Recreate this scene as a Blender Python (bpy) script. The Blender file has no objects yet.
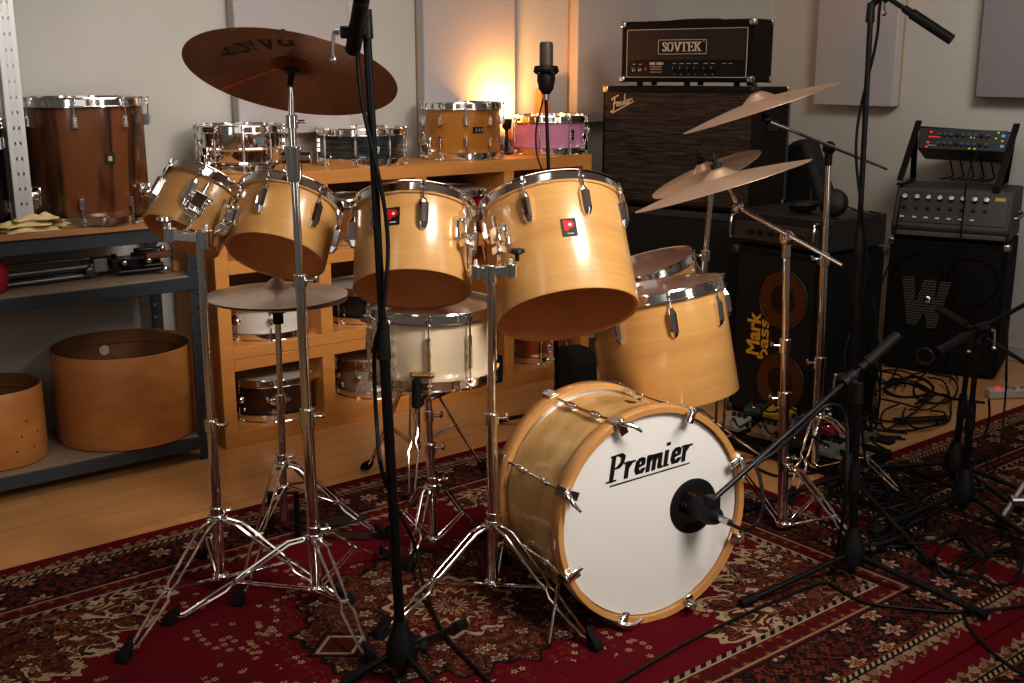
import bpy, math, random
from mathutils import Vector as V, Matrix as MX
random.seed(7)
R=math.radians; PI=math.pi; TAU=2*PI
sc=bpy.context.scene; COL=sc.collection
# ------------------------------------------------------------------ camera model (room axes: back wall along X, right wall along Y)
F=1120.; HOR=271.; P=math.atan(HOR/F); H=1.45; YAW=R(51.3)
FW=V((math.cos(YAW),math.sin(YAW),0)); RT=V((math.sin(YAW),-math.cos(YAW),0)); UPV=V((0,0,1))
F3=FW*math.cos(P)-UPV*math.sin(P); U3=FW*math.sin(P)+UPV*math.cos(P); CAM=V((0,0,H))
def ray(x,y): return F3+RT*((x-512)/F)-U3*((y-341.5)/F)
def G(x,y,z=0.0):
    d=ray(x,y); return CAM+d*((z-H)/d.z)
def PX(x,y,X): d=ray(x,y); return CAM+d*(X/d.x)
def PY(x,y,Y): d=ray(x,y); return CAM+d*(Y/d.y)
def D(x,y,z): return CAM+ray(x,y)*z
def UP(b,x,y):
    d=ray(x,y); return CAM+d*(b.dot(FW)/d.dot(FW))
cd=bpy.data.cameras.new('camera'); cam=bpy.data.objects.new('camera',cd); COL.objects.link(cam)
cd.sensor_width=36; cd.lens=F*36/1024; cd.clip_start=.05
m=MX.Identity(4)
for i in range(3): m[i][0]=RT[i]; m[i][1]=U3[i]; m[i][2]=-F3[i]; m[i][3]=CAM[i]
cam.matrix_world=m; sc.camera=cam
# ------------------------------------------------------------------ materials
MAT={}
def mat(name,col,rough=.5,metal=0.0,coat=0.0,spec=.5,emit=None,es=0):
    if name in MAT: return MAT[name]
    m=bpy.data.materials.new(name); m.use_nodes=True; b=m.node_tree.nodes['Principled BSDF']
    b.inputs['Base Color'].default_value=(*col,1); b.inputs['Roughness'].default_value=rough; b.inputs['Metallic'].default_value=metal
    b.inputs['Coat Weight'].default_value=coat; b.inputs['Coat Roughness'].default_value=.14; b.inputs['Specular IOR Level'].default_value=spec
    if emit: b.inputs['Emission Color'].default_value=(*emit,1); b.inputs['Emission Strength'].default_value=es
    MAT[name]=m; return m
def sock(x):
    return x.s if isinstance(x,X) else x
class X:
    T=None
    def __init__(s,k): s.s=k
    @staticmethod
    def op(o,*a):
        n=X.T.nodes.new('ShaderNodeMath'); n.operation=o
        for i,k in enumerate(a):
            if isinstance(k,X): X.T.links.new(k.s,n.inputs[i])
            else: n.inputs[i].default_value=k
        return X(n.outputs[0])
    def __add__(s,o): return X.op('ADD',s,o)
    __radd__=__add__
    def __sub__(s,o): return X.op('SUBTRACT',s,o)
    def __rsub__(s,o): return X.op('SUBTRACT',o,s)
    def __mul__(s,o): return X.op('MULTIPLY',s,o)
    __rmul__=__mul__
    def __truediv__(s,o): return X.op('DIVIDE',s,o)
    def __lt__(s,o): return X.op('LESS_THAN',s,o)
    def __gt__(s,o): return X.op('GREATER_THAN',s,o)
def xmin(a,b): return X.op('MINIMUM',a,b)
def xmax(a,b): return X.op('MAXIMUM',a,b)
def xabs(a): return X.op('ABSOLUTE',a)
def xsin(a): return X.op('SINE',a)
def xcos(a): return X.op('COSINE',a)
def xsqrt(a): return X.op('SQRT',a)
def xmod(a,b): return X.op('FLOORED_MODULO',a,b)
def xatan(a,b): return X.op('ARCTAN2',a,b)
def band(a,lo,hi): return (a>lo)*(a<hi)
def mixc(f,a,b):
    n=X.T.nodes.new('ShaderNodeMix'); n.data_type='RGBA'
    for i,k in ((0,f),(6,a),(7,b)):
        if isinstance(k,X): X.T.links.new(k.s,n.inputs[i])
        elif i==0: n.inputs[0].default_value=k
        else: n.inputs[i].default_value=(*k,1)
    return X(n.outputs[2])
def coords(kind='Object'):
    n=X.T.nodes.new('ShaderNodeTexCoord'); s=X.T.nodes.new('ShaderNodeSeparateXYZ'); X.T.links.new(n.outputs[kind],s.inputs[0])
    return X(n.outputs[kind]),X(s.outputs[0]),X(s.outputs[1]),X(s.outputs[2])
def comb(a,b,c=0.0):
    n=X.T.nodes.new('ShaderNodeCombineXYZ')
    for i,k in enumerate((a,b,c)):
        if isinstance(k,X): X.T.links.new(k.s,n.inputs[i])
        else: n.inputs[i].default_value=k
    return X(n.outputs[0])
def noise(vec,scale,detail=3,rough=.55,dist=0.0):
    n=X.T.nodes.new('ShaderNodeTexNoise'); n.inputs['Scale'].default_value=scale; n.inputs['Detail'].default_value=detail
    n.inputs['Roughness'].default_value=rough; n.inputs['Distortion'].default_value=dist
    X.T.links.new(vec.s,n.inputs['Vector']); return X(n.outputs[0])
def voro(vec,scale,rnd=1.0,feature='F1'):
    n=X.T.nodes.new('ShaderNodeTexVoronoi'); n.voronoi_dimensions='2D'; n.feature=feature; n.inputs['Scale'].default_value=scale; n.inputs['Randomness'].default_value=rnd
    X.T.links.new(vec.s,n.inputs['Vector']); return n
def ramp(f,stops,interp='LINEAR'):
    n=X.T.nodes.new('ShaderNodeValToRGB'); X.T.links.new(f.s,n.inputs[0]); e=n.color_ramp.elements; n.color_ramp.interpolation=interp
    while len(e)<len(stops): e.new(.5)
    for i,(p,c) in enumerate(stops): e[i].position=p; e[i].color=(*c,1)
    return X(n.outputs[0])
def newmat(name,rough=.5,metal=0,coat=0.0,spec=.5):
    m=mat(name,(.5,.5,.5),rough,metal,coat,spec); X.T=m.node_tree; return m,m.node_tree.nodes['Principled BSDF']
def setc(b,x,key='Base Color'): X.T.links.new(x.s,b.inputs[key])
def bump(b,x,strength=.2,dist=.01):
    n=X.T.nodes.new('ShaderNodeBump'); n.inputs['Strength'].default_value=strength; n.inputs['Distance'].default_value=dist
    X.T.links.new(x.s,n.inputs['Height']); X.T.links.new(n.outputs[0],b.inputs['Normal'])
def wood(name,c0,c1,sx=2,sy=2,sz=30,rough=.4,coat=0.0,con=(.3,.7),dist=.6,spec=.5):
    m,b=newmat(name,rough,0,coat,spec); v,x,y,z=coords()
    n=noise(comb(x*sx,y*sy,z*sz),1.0,4,.6,dist); n2=noise(comb(x*sx*.4+7.0,y*sy*.4,z*sz*.12),1.0,2)
    setc(b,ramp(n*.65+n2*.35,[(con[0],c0),(con[1],c1)])); return m
CHROME=mat('chrome',(.90,.89,.88),.10,1); 
STEEL=mat('dull_steel',(.55,.55,.56),.32,1); BRASS=mat('brass',(.75,.52,.2),.28,1); GOLDM=mat('gold_trim',(.8,.62,.35),.35,1)
BLACK=mat('black_plastic',(.008,.008,.009),.5,spec=.35); BLACKM=mat('black_enamel_metal',(.005,.005,.006),.35,spec=.4); RUBBER=mat('black_rubber',(.007,.007,.007),.7,spec=.25)
CABLE=mat('cable_rubber',(.006,.006,.006),.55,spec=.3); DARK=mat('dark_grey',(.03,.03,.032),.55); GREYM=mat('grey_metal',(.22,.22,.23),.4,.8)
WHITE=mat('white_plastic',(.75,.75,.72),.4); RED=mat('red_plastic',(.55,.01,.02),.35); INK=mat('black_ink',(.006,.006,.006),.5)
WOODT=wood('blond_lacquered_maple',(.48,.24,.078),(.71,.42,.155),2.0,2.0,26,.32,.5,(.25,.72))
WOODI=wood('raw_shell_ply',(.44,.175,.055),(.55,.235,.08),2,2,20,.6)
HOOPW=wood('lacquered_hoop_wood',(.50,.24,.085),(.64,.355,.135),3,3,20,.32,.5)
SHELFW=wood('birch_shelf_wood',(.50,.21,.055),(.64,.30,.085),1.5,16,16,.5)
TOPW=wood('oak_board',(.24,.11,.045),(.38,.19,.08),2,30,10,.55)
MDF=mat('fibre_board',(.26,.19,.13),.8); SHELLW=wood('stripped_shell_wood',(.38,.145,.04),(.64,.31,.10),3.5,3.5,7,.45,0,(.33,.66))
ROSE=wood('rosewood_veneer',(.008,.005,.004),(.19,.07,.028),7,7,.7,.3,.5,(.41,.50),1.0)
ORANGE=wood('orange_lacquered_wood',(.42,.17,.03),(.58,.27,.06),2,2,18,.3,.7)
WALN=wood('dark_walnut_shell',(.028,.01,.006),(.07,.025,.014),2,2,20,.35,.5)
BROWN=wood('brown_shell',(.2,.08,.025),(.3,.13,.045),2,2,16,.4,.4)
COPPER=mat('copper_shell',(.5,.18,.08),.3,.7); PINK=mat('pink_shell',(.66,.30,.48),.35,coat=.5); CREAM=mat('cream_wrap',(.80,.66,.48),.3,coat=.6)
WHITESH=mat('white_shell',(.75,.72,.64),.35,coat=.4); BLACKSH=mat('black_shell',(.01,.01,.012),.25,coat=.6); REDSH=mat('red_sparkle_shell',(.3,.01,.02),.3,coat=.6); SILVER=mat('silver_shell',(.62,.58,.52),.3,.6)
HEADW=mat('coated_white_head',(.74,.73,.71),.55); HEADC=mat('clear_head',(.36,.28,.22),.3,coat=.5); 
m=bpy.data.materials.new('clear_translucent_head'); m.use_nodes=True; nt=m.node_tree; b=nt.nodes['Principled BSDF']; b.inputs['Base Color'].default_value=(.55,.46,.38,1); b.inputs['Roughness'].default_value=.25
tl=nt.nodes.new('ShaderNodeBsdfTranslucent'); tl.inputs[0].default_value=(.85,.72,.58,1); mx=nt.nodes.new('ShaderNodeMixShader'); mx.inputs[0].default_value=.6
nt.links.new(b.outputs[0],mx.inputs[1]); nt.links.new(tl.outputs[0],mx.inputs[2]); nt.links.new(mx.outputs[0],nt.nodes['Material Output'].inputs[0]); HEADC=m
HEADT=mat('tan_drumhead',(.34,.2,.15),.35,coat=.4)
m,b=newmat('black_oyster_wrap',.3,0,.6); v,x,y,z=coords(); n=noise(comb(x*6,y*6,z*90),1,4,.6,1.2); setc(b,ramp(n,[(.4,(.008,.012,.014)),(.62,(.05,.075,.085)),(.75,(.16,.2,.21))])); OYSTER=m
m,b=newmat('bass_shell_maple',.32,0,.8); v,x,y,z=coords(); n=noise(comb(x*3,y*3,z*9),1.6,4,.6,.4); n2=noise(v,26,3,.7); setc(b,mixc((n2>.68)*.35,ramp(n,[(.3,(.46,.26,.09)),(.7,(.73,.47,.20))]),(.3,.13,.04))); BASSW=m
def cym(name,c0,c1,rough,metal=.9):
    m,b=newmat(name,rough,metal); v,x,y,z=coords(); r=xsqrt(x*x+y*y); th=xatan(y,x)
    n=noise(comb(r*170,0.0,0.0),1,2); n2=noise(comb(xcos(th)*1.3,xsin(th)*1.3,r*2),1.6,3)
    setc(b,ramp(n*.35+n2*.65,[(.3,c0),(.7,c1)])); bump(b,n,.12,.002); return m
CYMD=cym('dark_bronze_cymbal',(.14,.048,.012),(.27,.10,.028),.42,.6); CYML=cym('pale_bronze_cymbal',(.50,.34,.24),(.72,.54,.42),.42,.7)
CYMH=cym('silvery_bronze_cymbal',(.46,.36,.29),(.72,.61,.52),.3,.65)
# amp cloths
def tweave(name,c0,c1,sx,sz):
    m,b=newmat(name,.85,0,0,.2); v,x,y,z=coords(); w=noise(comb(x*sx,y*sz,z*sx),1,3,.7); setc(b,ramp(w,[(.35,c0),(.65,c1)])); bump(b,w,.3,.003); return m
GRILLE=tweave('dark_grille_cloth',(.014,.010,.008),(.085,.062,.048),10,190); TOLEX=tweave('black_tolex',(.005,.005,.005),(.011,.011,.011),220,220)
TOLEXB=tweave('brown_black_tolex',(.010,.007,.005),(.019,.012,.009),200,200)
def perf(name,c0,c1,scale,thr=.3,yup=True):
    m,b=newmat(name,.45,.3); v,x,y,z=coords(); z=y if yup else z; a=xmod(x*scale+xmod(X.op('FLOOR',z*scale),2.0)*.5,1.0)-.5; c=xmod(z*scale,1.0)-.5
    d=xsqrt(a*a+c*c); setc(b,mixc(d<thr,c1,c0)); return m
PERFO=perf('orange_perforated_grille',(.30,.10,.014),(.006,.003,.002),95,.36); PERFG=perf('silver_perforated_metal',(.20,.19,.17),(.006,.006,.006),75,.34); PERFD=perf('black_perforated_metal',(.003,.003,.003),(.016,.016,.016),85,.34)
# ------------------------------------------------------------------ mesh helpers (everything is given in world coordinates)
MW={}
class M:
    def __init__(s,T=None): s.v=[]; s.f=[]; s.T=T
    def pt(s,p):
        p=V(p); s.v.append(s.T@p if s.T is not None else p); return len(s.v)-1
    def tube(s,pts,r,n=8,closed=False):
        pts=[V(p) for p in pts]; N=len(pts); rr=r if isinstance(r,(list,tuple)) else [r]*N
        tg=[]
        for i in range(N):
            a=pts[(i-1)%N] if (closed or i>0) else pts[i]; c=pts[(i+1)%N] if (closed or i<N-1) else pts[i]
            d=c-a; tg.append(d.normalized() if d.length>1e-9 else V((0,0,1)))
        u=tg[0].orthogonal().normalized(); rings=[]
        for i in range(N):
            u=(u-tg[i]*u.dot(tg[i])); u=u.normalized() if u.length>1e-6 else tg[i].orthogonal().normalized()
            w=tg[i].cross(u)
            rings.append([s.pt(pts[i]+(u*math.cos(TAU*k/n)+w*math.sin(TAU*k/n))*rr[i]) for k in range(n)])
        for i in range(N if closed else N-1):
            A=rings[i]; B=rings[(i+1)%N]
            for k in range(n): s.f.append((A[k],A[(k+1)%n],B[(k+1)%n],B[k]))
        if not closed: s.f.append(tuple(reversed(rings[0]))); s.f.append(tuple(rings[-1]))
        return s
    def cyl(s,a,b,r,n=14,r2=None): return s.tube([a,b],[r,r if r2 is None else r2],n)
    def lathe(s,prof,n=48,closed=False,T=None):
        old=s.T
        if T is not None: s.T=(old@T if old is not None else T)
        rings=[]
        for r,z in prof:
            if r<1e-6: rings.append([s.pt((0,0,z))])
            else: rings.append([s.pt((r*math.cos(TAU*k/n),r*math.sin(TAU*k/n),z)) for k in range(n)])
        N=len(prof)
        for i in range(N if closed else N-1):
            A=rings[i]; B=rings[(i+1)%N]
            for k in range(n):
                k2=(k+1)%n
                if len(A)==1 and len(B)==1: continue
                if len(A)==1: s.f.append((A[0],B[k2],B[k]))
                elif len(B)==1: s.f.append((A[k],A[k2],B[0]))
                else: s.f.append((A[k],A[k2],B[k2],B[k]))
        s.T=old; return s
    def box(s,c,size,T=None,taper=1.0):
        old=s.T
        if T is not None: s.T=(old@T if old is not None else T)
        c=V(c); h=V(size)/2; i=[]
        for dz in (-1,1):
            t=taper if dz>0 else 1.0
            for dx,dy in ((-1,-1),(1,-1),(1,1),(-1,1)): i.append(s.pt(c+V((dx*h.x*t,dy*h.y*t,dz*h.z))))
        for q in ((3,2,1,0),(4,5,6,7),(0,1,5,4),(1,2,6,5),(2,3,7,6),(3,0,4,7)): s.f.append(tuple(i[k] for k in q))
        s.T=old; return s
    def prism(s,poly,h,T=None,z0=0.0):
        old=s.T
        if T is not None: s.T=(old@T if old is not None else T)
        a=[s.pt((x,y,z0)) for x,y in poly]; b=[s.pt((x,y,z0+h)) for x,y in poly]; n=len(poly)
        s.f.append(tuple(reversed(a))); s.f.append(tuple(b))
        for k in range(n): s.f.append((a[k],a[(k+1)%n],b[(k+1)%n],b[k]))
        s.T=old; return s
    def ball(s,c,r,n=14,sq=(1,1,1)):
        T=MX.Translation(V(c))@MX.Diagonal((sq[0],sq[1],sq[2],1))
        return s.lathe([(r*math.sin(PI*k/8),-r*math.cos(PI*k/8)) for k in range(9)],n,T=T)
    def nib(s,strokes,nibv,T,sh=0.0):
        old=s.T; s.T=(old@T if old is not None else T)
        nx,ny=nibv[0]/2,nibv[1]/2
        for st in strokes:
            for (ax,ay),(bx,by) in zip(st,st[1:]):
                q=[(ax-nx,ay-ny),(ax+nx,ay-ny),(ax+nx,ay+ny),(ax-nx,ay+ny)]; w=[(bx-nx,by-ny),(bx+nx,by-ny),(bx+nx,by+ny),(bx-nx,by+ny)]
                pts=q+w   # convex hull of the two nib rectangles
                pts=sorted(set((round(a,5),round(b_,5)) for a,b_ in pts))
                def half(ps):
                    h=[]
                    for p in ps:
                        while len(h)>1 and (h[-1][0]-h[-2][0])*(p[1]-h[-2][1])-(h[-1][1]-h[-2][1])*(p[0]-h[-2][0])<=0: h.pop()
                        h.append(p)
                    return h[:-1]
                hull=half(pts)+half(pts[::-1])
                s.f.append(tuple(s.pt((a+sh*b_,b_,0)) for a,b_ in hull))
        s.T=old; return s
    def build(s,name,mt,parent=None,bevel=0.0,loc=None,smooth=True,sharp=38):
        base=MW[parent] if parent is not None else (MX.Translation(V(loc)) if isinstance(loc,(tuple,list,V)) else (loc if loc is not None else MX.Identity(4)))
        inv=base.inverted(); me=bpy.data.meshes.new(name); me.from_pydata([inv@p for p in s.v],[],s.f)
        me.materials.append(mt)
        if smooth:
            me.polygons.foreach_set('use_smooth',[True]*len(me.polygons)); me.set_sharp_from_angle(angle=R(sharp))
        me.validate(); me.update()
        o=bpy.data.objects.new(name,me); COL.objects.link(o)
        if parent is not None: o.parent=parent; MW[o]=base
        else: o.matrix_world=base; MW[o]=base
        if bevel:
            md=o.modifiers.new('edge','BEVEL'); md.width=bevel; md.segments=2; md.limit_method='ANGLE'; md.angle_limit=R(40)
        return o
def thing(name,label,cat,mw,group=None):
    o=bpy.data.objects.new(name,None); COL.objects.link(o); o.empty_display_size=.05
    mw=MX.Translation(V(mw)) if not isinstance(mw,MX) else mw
    o.matrix_world=mw; MW[o]=mw; return tag(o,label,cat,group)
def tag(o,label,cat,group=None,kind=None):
    o['label']=label; o['category']=cat
    if group: o['group']=group
    if kind: o['kind']=kind
    return o
def struct(o): o['kind']='structure'; return o
def inst(mesh,name,parent,local):
    o=bpy.data.objects.new(name,mesh); COL.objects.link(o); o.parent=parent; o.matrix_local=local; MW[o]=MW[parent]@local; return o
def frame(o,x,y,z):
    m=MX.Identity(4)
    for i in range(3): m[i][0]=x[i]; m[i][1]=y[i]; m[i][2]=z[i]; m[i][3]=o[i]
    return m
def facing(o,n,up=UPV):
    """frame at o whose z axis is n (outwards), y axis up, x axis to the reader's right"""
    n=V(n).normalized(); x=V(up).cross(n).normalized(); y=n.cross(x); return frame(V(o),x,y,n)
def axisM(px,py,z,s=None,tilt=0.0):
    """frame at a pixel/depth: z axis = drum axis (None -> vertical), x axis towards the camera"""
    o=D(px,py,z); v=(o-CAM).normalized(); r=(RT-v*RT.dot(v)).normalized(); u=r.cross(v)
    if s is None: a=UPV.copy()
    else: t=R(tilt); a=v*s+(r*math.sin(t)+u*math.cos(t))*math.sqrt(1-s*s)
    x=-v-a*(-v).dot(a); x.normalize(); return frame(o,x,a.cross(x),a)
def upM(o,yaw=None):
    o=V(o)
    if yaw is None:
        v=V((o.x,o.y,0)).normalized(); x=-v
    else: x=V((math.cos(yaw),math.sin(yaw),0))
    return frame(o,x,UPV.cross(x),UPV)
def smoothpath(pts,k=6,closed=False):
    pts=[V(p) for p in pts]; out=[]; n=len(pts)
    for i in range(n-1 if not closed else n):
        p0=pts[(i-1)%n] if (closed or i>0) else pts[0]; p1=pts[i]; p2=pts[(i+1)%n]; p3=pts[(i+2)%n] if (closed or i+2<n) else pts[-1]
        for j in range(k):
            t=j/k; out.append(.5*((2*p1)+(p2-p0)*t+(2*p0-5*p1+4*p2-p3)*t*t+(3*p1-p0-3*p2+p3)*t*t*t))
    if not closed: out.append(pts[-1])
    return out
def rz(a): return MX.Rotation(a,4,'Z')
def ry(a): return MX.Rotation(a,4,'Y')
def rx(a): return MX.Rotation(a,4,'X')
def tr(x,y,z): return MX.Translation(V((x,y,z)))
def text(name,body,size,T,mt,parent,bold=0.0,shear=0.0,ext=.0004,align='CENTER',width=None):
    cu=bpy.data.curves.new(name,'FONT'); cu.body=body; cu.size=size; cu.offset=bold; cu.shear=shear; cu.extrude=ext; cu.align_x=align; cu.align_y='CENTER'
    o=bpy.data.objects.new(name,cu); COL.objects.link(o); bpy.context.view_layer.update()
    me=bpy.data.meshes.new_from_object(o.evaluated_get(bpy.context.evaluated_depsgraph_get())); bpy.data.objects.remove(o); bpy.data.curves.remove(cu)
    if width:
        xs=[q.co.x for q in me.vertices]; k=width/(max(xs)-min(xs))
        for q in me.vertices: q.co.x*=k
    me.name=name; me.materials.clear(); me.materials.append(mt)
    me.transform(MW[parent].inverted()@T); o=bpy.data.objects.new(name,me); COL.objects.link(o); o.parent=parent; MW[o]=MW[parent]; return o
# ------------------------------------------------------------------ setting
XW,YW=5.5,4.4
m,b=newmat('painted_plaster_wall',.75,0,0,.3); v,x,y,z=coords(); n=noise(v,1.2,3); n2=noise(v,140,3,.6)
setc(b,ramp(n,[(.3,(.55,.535,.50)),(.7,(.60,.585,.55))])); bump(b,n2,.25,.004); WALLM=m
m,b=newmat('wood_plank_floor',.3,0,.15,.5); v,x,y,z=coords()
row=X.op('FLOOR',y/.19); ph=xmod(row*.377,1.0)*2.2; pc=X.op('FLOOR',(x+ph)/2.2); idn=xmod(xsin(row*12.99+pc*78.23)*437.5,1.0)
g=noise(comb(x*1.4+idn*9,y*26,idn*5),1,5,.62,.5); gap=xmin(xmod(y/.19,1.0)*.19,xmod((x+ph)/2.2,1.0)*2.2)<.0022
setc(b,mixc(gap*.45,ramp(g*.75+idn*.25,[(.25,(.45,.225,.09)),(.75,(.68,.38,.165))]),(.16,.075,.03))); bump(b,g,.05,.002); FLOORM=m
struct(M().box((2.2,2.0,-.05),(9.4,6.8,.1)).build('floor',FLOORM,smooth=False))
struct(M().box((2.0,YW+.06,1.4),(9.0,.12,2.8)).build('wall_back',WALLM,smooth=False))
struct(M().box((XW+.06,1.6,1.4),(.12,5.72,2.8)).build('wall_right',WALLM,smooth=False))
m=mat('white_ceiling',(.6,.58,.55),.8)
struct(M().box((2.2,2.0,2.86),(9.4,6.8,.12)).build('ceiling',m,smooth=False))
WOODTRIM=mat('baseboard_paint',(.5,.48,.44),.5)
struct(M().box((2.0,YW-.008,.04),(7.0,.016,.08)).build('baseboard_back',WOODTRIM,bevel=.004))
struct(M().box((XW-.008,1.6,.04),(.016,5.6,.08)).build('baseboard_right',WOODTRIM,bevel=.004))
m,b=newmat('grey_acoustic_fabric',.9,0,0,.2); v,x,y,z=coords(); n=noise(v,260,2); setc(b,ramp(n,[(.3,(.46,.43,.44)),(.7,(.52,.49,.50))])); bump(b,n,.2,.002); FAB=m
FABD=mat('dark_grey_acoustic_fabric',(.27,.26,.265),.9)
PANEDGE=mat('panel_wood_backing',(.45,.26,.1),.6)
def panel(cx,cy,along,w,z0,h,mt,label):
    s=V((w,.062,h)) if along=='x' else V((.062,w,h)); bk=V((w-.006,.012,h-.006)) if along=='x' else V((.012,w-.006,h-.006))
    nrm=V((0,-1,0)) if along=='x' else V((-1,0,0)); c=V((cx,cy,z0+h/2))+nrm*.003
    t=thing('acoustic_panel',label,'acoustic panel',c,'acoustic wall panels')
    M().box(c+nrm*.043,s).build('fabric_front',mt,t,bevel=.006); M().box(c+nrm*.006,bk).build('wood_backing',PANEDGE,t)
panel(2.304,YW,'x',.527,1.19,1.1,FAB,'pale acoustic panel on the wall directly behind the big dark cymbal')
panel(3.22,YW,'x',.53,1.12,1.15,FAB,'acoustic panel lit orange by the glow, above the orange wooden snare')
panel(4.15,YW,'x',.533,1.19,1.1,FAB,'acoustic panel on the wall beside the amplifier head, left of it')
panel(XW,3.77,'y',.512,1.26,1.1,FAB,'pinkish grey acoustic panel behind the tall black boom stand')
panel(XW,2.79,'y',.512,1.318,1.1,FABD,'dark grey acoustic panel above the rack stand, cut by the picture edge')
# ------------------------------------------------------------------ rugs
CRIM=(.135,.004,.012); NAVY=(.012,.009,.010); CRE=(.40,.30,.20); ORG=(.155,.043,.015); TAN=(.24,.14,.075); DRED=(.095,.007,.009); BRN=(.08,.022,.013); LTAN=(.32,.22,.135)
def rugmat(name,hx,hy,seed):
    m,b=newmat(name,.95,0,0,.15); v,x,y,z=coords(); ax=xabs(x); ay=xabs(y); d=xmin(hx-ax,hy-ay)
    q=comb(ax+seed,ay+seed*.7,0.0); wob=noise(q,9,2)-.5; wob2=noise(comb(ay+3.1,ax+seed,0.0),9,2)-.5
    qd=comb(ax+seed+wob*.05,ay+wob2*.05,0.0)
    def flower(scale,rnd,size,pet,thr=1.0):
        n=voro(q,scale,rnd); pos=X(n.outputs['Position']); sp=X.T.nodes.new('ShaderNodeSeparateXYZ'); X.T.links.new(pos.s,sp.inputs[0])
        s2=X.T.nodes.new('ShaderNodeSeparateXYZ'); X.T.links.new(q.s,s2.inputs[0])
        lx=(X(s2.outputs[0])-X(sp.outputs[0]))*scale; ly=(X(s2.outputs[1])-X(sp.outputs[1]))*scale
        r=xsqrt(lx*lx+ly*ly); th=xatan(ly,lx); pr=r/(size*(.72+.28*xcos(th*pet)))
        cs=X.T.nodes.new('ShaderNodeSeparateXYZ'); X.T.links.new(n.outputs['Color'],cs.inputs[0])
        on=X(cs.outputs[0])<thr
        return pr,on,X(cs.outputs[1])
    def vines(scale,w,s2=0.0):
        n=noise(comb(ax+s2+seed,ay+s2,0.0),scale,1.5,.4,.6); a=xabs(xmod(n*5.0,1.0)-.5); return a<w
    def dressed(base,scale,size,pet,cols,rnd=.75,thr=1.0):
        pr,on,rr=flower(scale,rnd,size,pet,thr); c=base
        c=mixc((pr<1.25)*on,c,NAVY); c=mixc((pr<1.0)*on,c,mixc(rr>.5,cols[0],cols[1])); c=mixc((pr<.55)*on,c,cols[2]); return mixc((pr<.25)*on,c,cols[3])
    # field
    AXS=ax; ax=xabs(x-.07*(seed==1)); th=xatan(ay,ax)
    mr=xsqrt((ax/.43)*(ax/.43)+(ay/.36)*(ay/.36)); mr=mr+.05*xcos(th*14.0)+.03*xcos(th*34.0)
    ax_=ax; ax=AXS; sp=xsqrt(((hx-.37-ax)/.54)*((hx-.37-ax)/.54)+((hy-.37-ay)/.37)*((hy-.37-ay)/.37)); ths=xatan(hy-.37-ay,hx-.37-ax)
    sp=sp+.07*xcos(ths*22.0)+.035*xcos(ths*58.0)+wob*.22; ax=ax_
    c=mixc(0.0,CRIM,CRIM); c=mixc(noise(v,60,3)*.3,c,(.13,.004,.010))
    orn=mixc(vines(11,.17),BRN,ORG); orn=mixc(vines(17,.10,2.3),orn,NAVY); orn=mixc(vines(24,.07,5.1),orn,DRED); orn=mixc(vines(21,.045,9.4),orn,TAN)
    orn=dressed(orn,15,.30,5,(CRE,ORG,DRED,TAN),.8,.55)
    # sprays of blossom on the field
    spray=(noise(comb(ax*1.0+seed,ay*1.0,0.0),3.4,1)>.56)*(mr>1.12)
    pr,on,rr=flower(34,.7,.36,6); cs=mixc((pr<1.0)*spray,c,mixc(rr>.45,(.42,.27,.16),BRN)); cs=mixc((pr<.4)*spray,cs,DRED); c=cs
    ringm=band(mr,1.06,1.30)*(noise(q,6,1)>.45); pr,on,rr=flower(38,.55,.40,5); c=mixc(ringm*(pr<1.0),c,mixc(rr>.4,(.48,.35,.24),ORG)); c=mixc(ringm*(pr<.4),c,DRED)
    c=mixc(mr<1.0,c,orn); c=mixc(band(mr,.965,1.0),c,NAVY)
    cr=xsqrt(ax*ax+ay*ay); ro=cr+.012*xcos(th*16.0)
    nz=noise(v,55,2)>.42; c=mixc(ro<.185,c,DRED); c=mixc(band(ro,.158,.178)*nz,c,CRE); c=mixc(ro<.15,c,mixc(vines(30,.2,1.0),DRED,ORG)); pr,on,rr=flower(24,.6,.36,5); c=mixc((ro<.145)*(pr<1.0),c,TAN); c=mixc((ro<.145)*(pr<.5),c,DRED); c=mixc(band(ro,.085,.10)*nz,c,CRE); c=mixc(band(ro,.03,.042),c,CRE)
    loz=xabs(ax-.35)/.085+ay/.07; c=mixc(loz<1.0,c,BRN); c=mixc(band(loz,.72,.88),c,CRE); c=mixc(loz<.4,c,DRED); c=mixc(band(loz,1.0,1.15),c,NAVY); ax=AXS
    c=mixc(sp<1.0,c,orn); edge=(xabs(sp-1.0+wob2*.25)<.024)*(noise(v,40,2)>.38); c=mixc(edge,c,CRE); lace=(xabs(xmod(noise(q,15,2,.5,.8)*4.0,1.0)-.5)<.10)*band(sp,.62,1.05); c=mixc(lace,c,(.46,.34,.22))
    # borders
    alt=xmod((ax+ay)*26.0,1.0)
    c=mixc(d<.372,c,mixc(alt<.5,NAVY,LTAN)); c=mixc(d<.356,c,CRE); c=mixc(d<.350,c,DRED)
    pr,on,rr=flower(22,.35,.32,4); c=mixc((d<.345)*(pr<1.0),c,ORG); c=mixc((d<.345)*(pr<.45),c,TAN)
    c=mixc(d<.298,c,LTAN); c=mixc(d<.290,c,DRED); c=mixc(d<.282,c,NAVY)
    bd=mixc(vines(15,.15,4.0),NAVY,BRN); bd=mixc(vines(22,.09,6.0),bd,(.18,.022,.016)); 
    bd=dressed(bd,21,.34,4,(DRED,(.16,.045,.016),ORG,NAVY),.6); bd=dressed(bd,8.5,.30,6,(CRE,CRE,(.25,.03,.03),TAN),.7,.62)
    c=mixc(d<.276,c,bd)
    c=mixc(d<.118,c,ORG); c=mixc(d<.110,c,mixc(xmod((ax+ay)*42.0,1.0)<.5,NAVY,CRE)); c=mixc(d<.096,c,NAVY)
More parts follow.
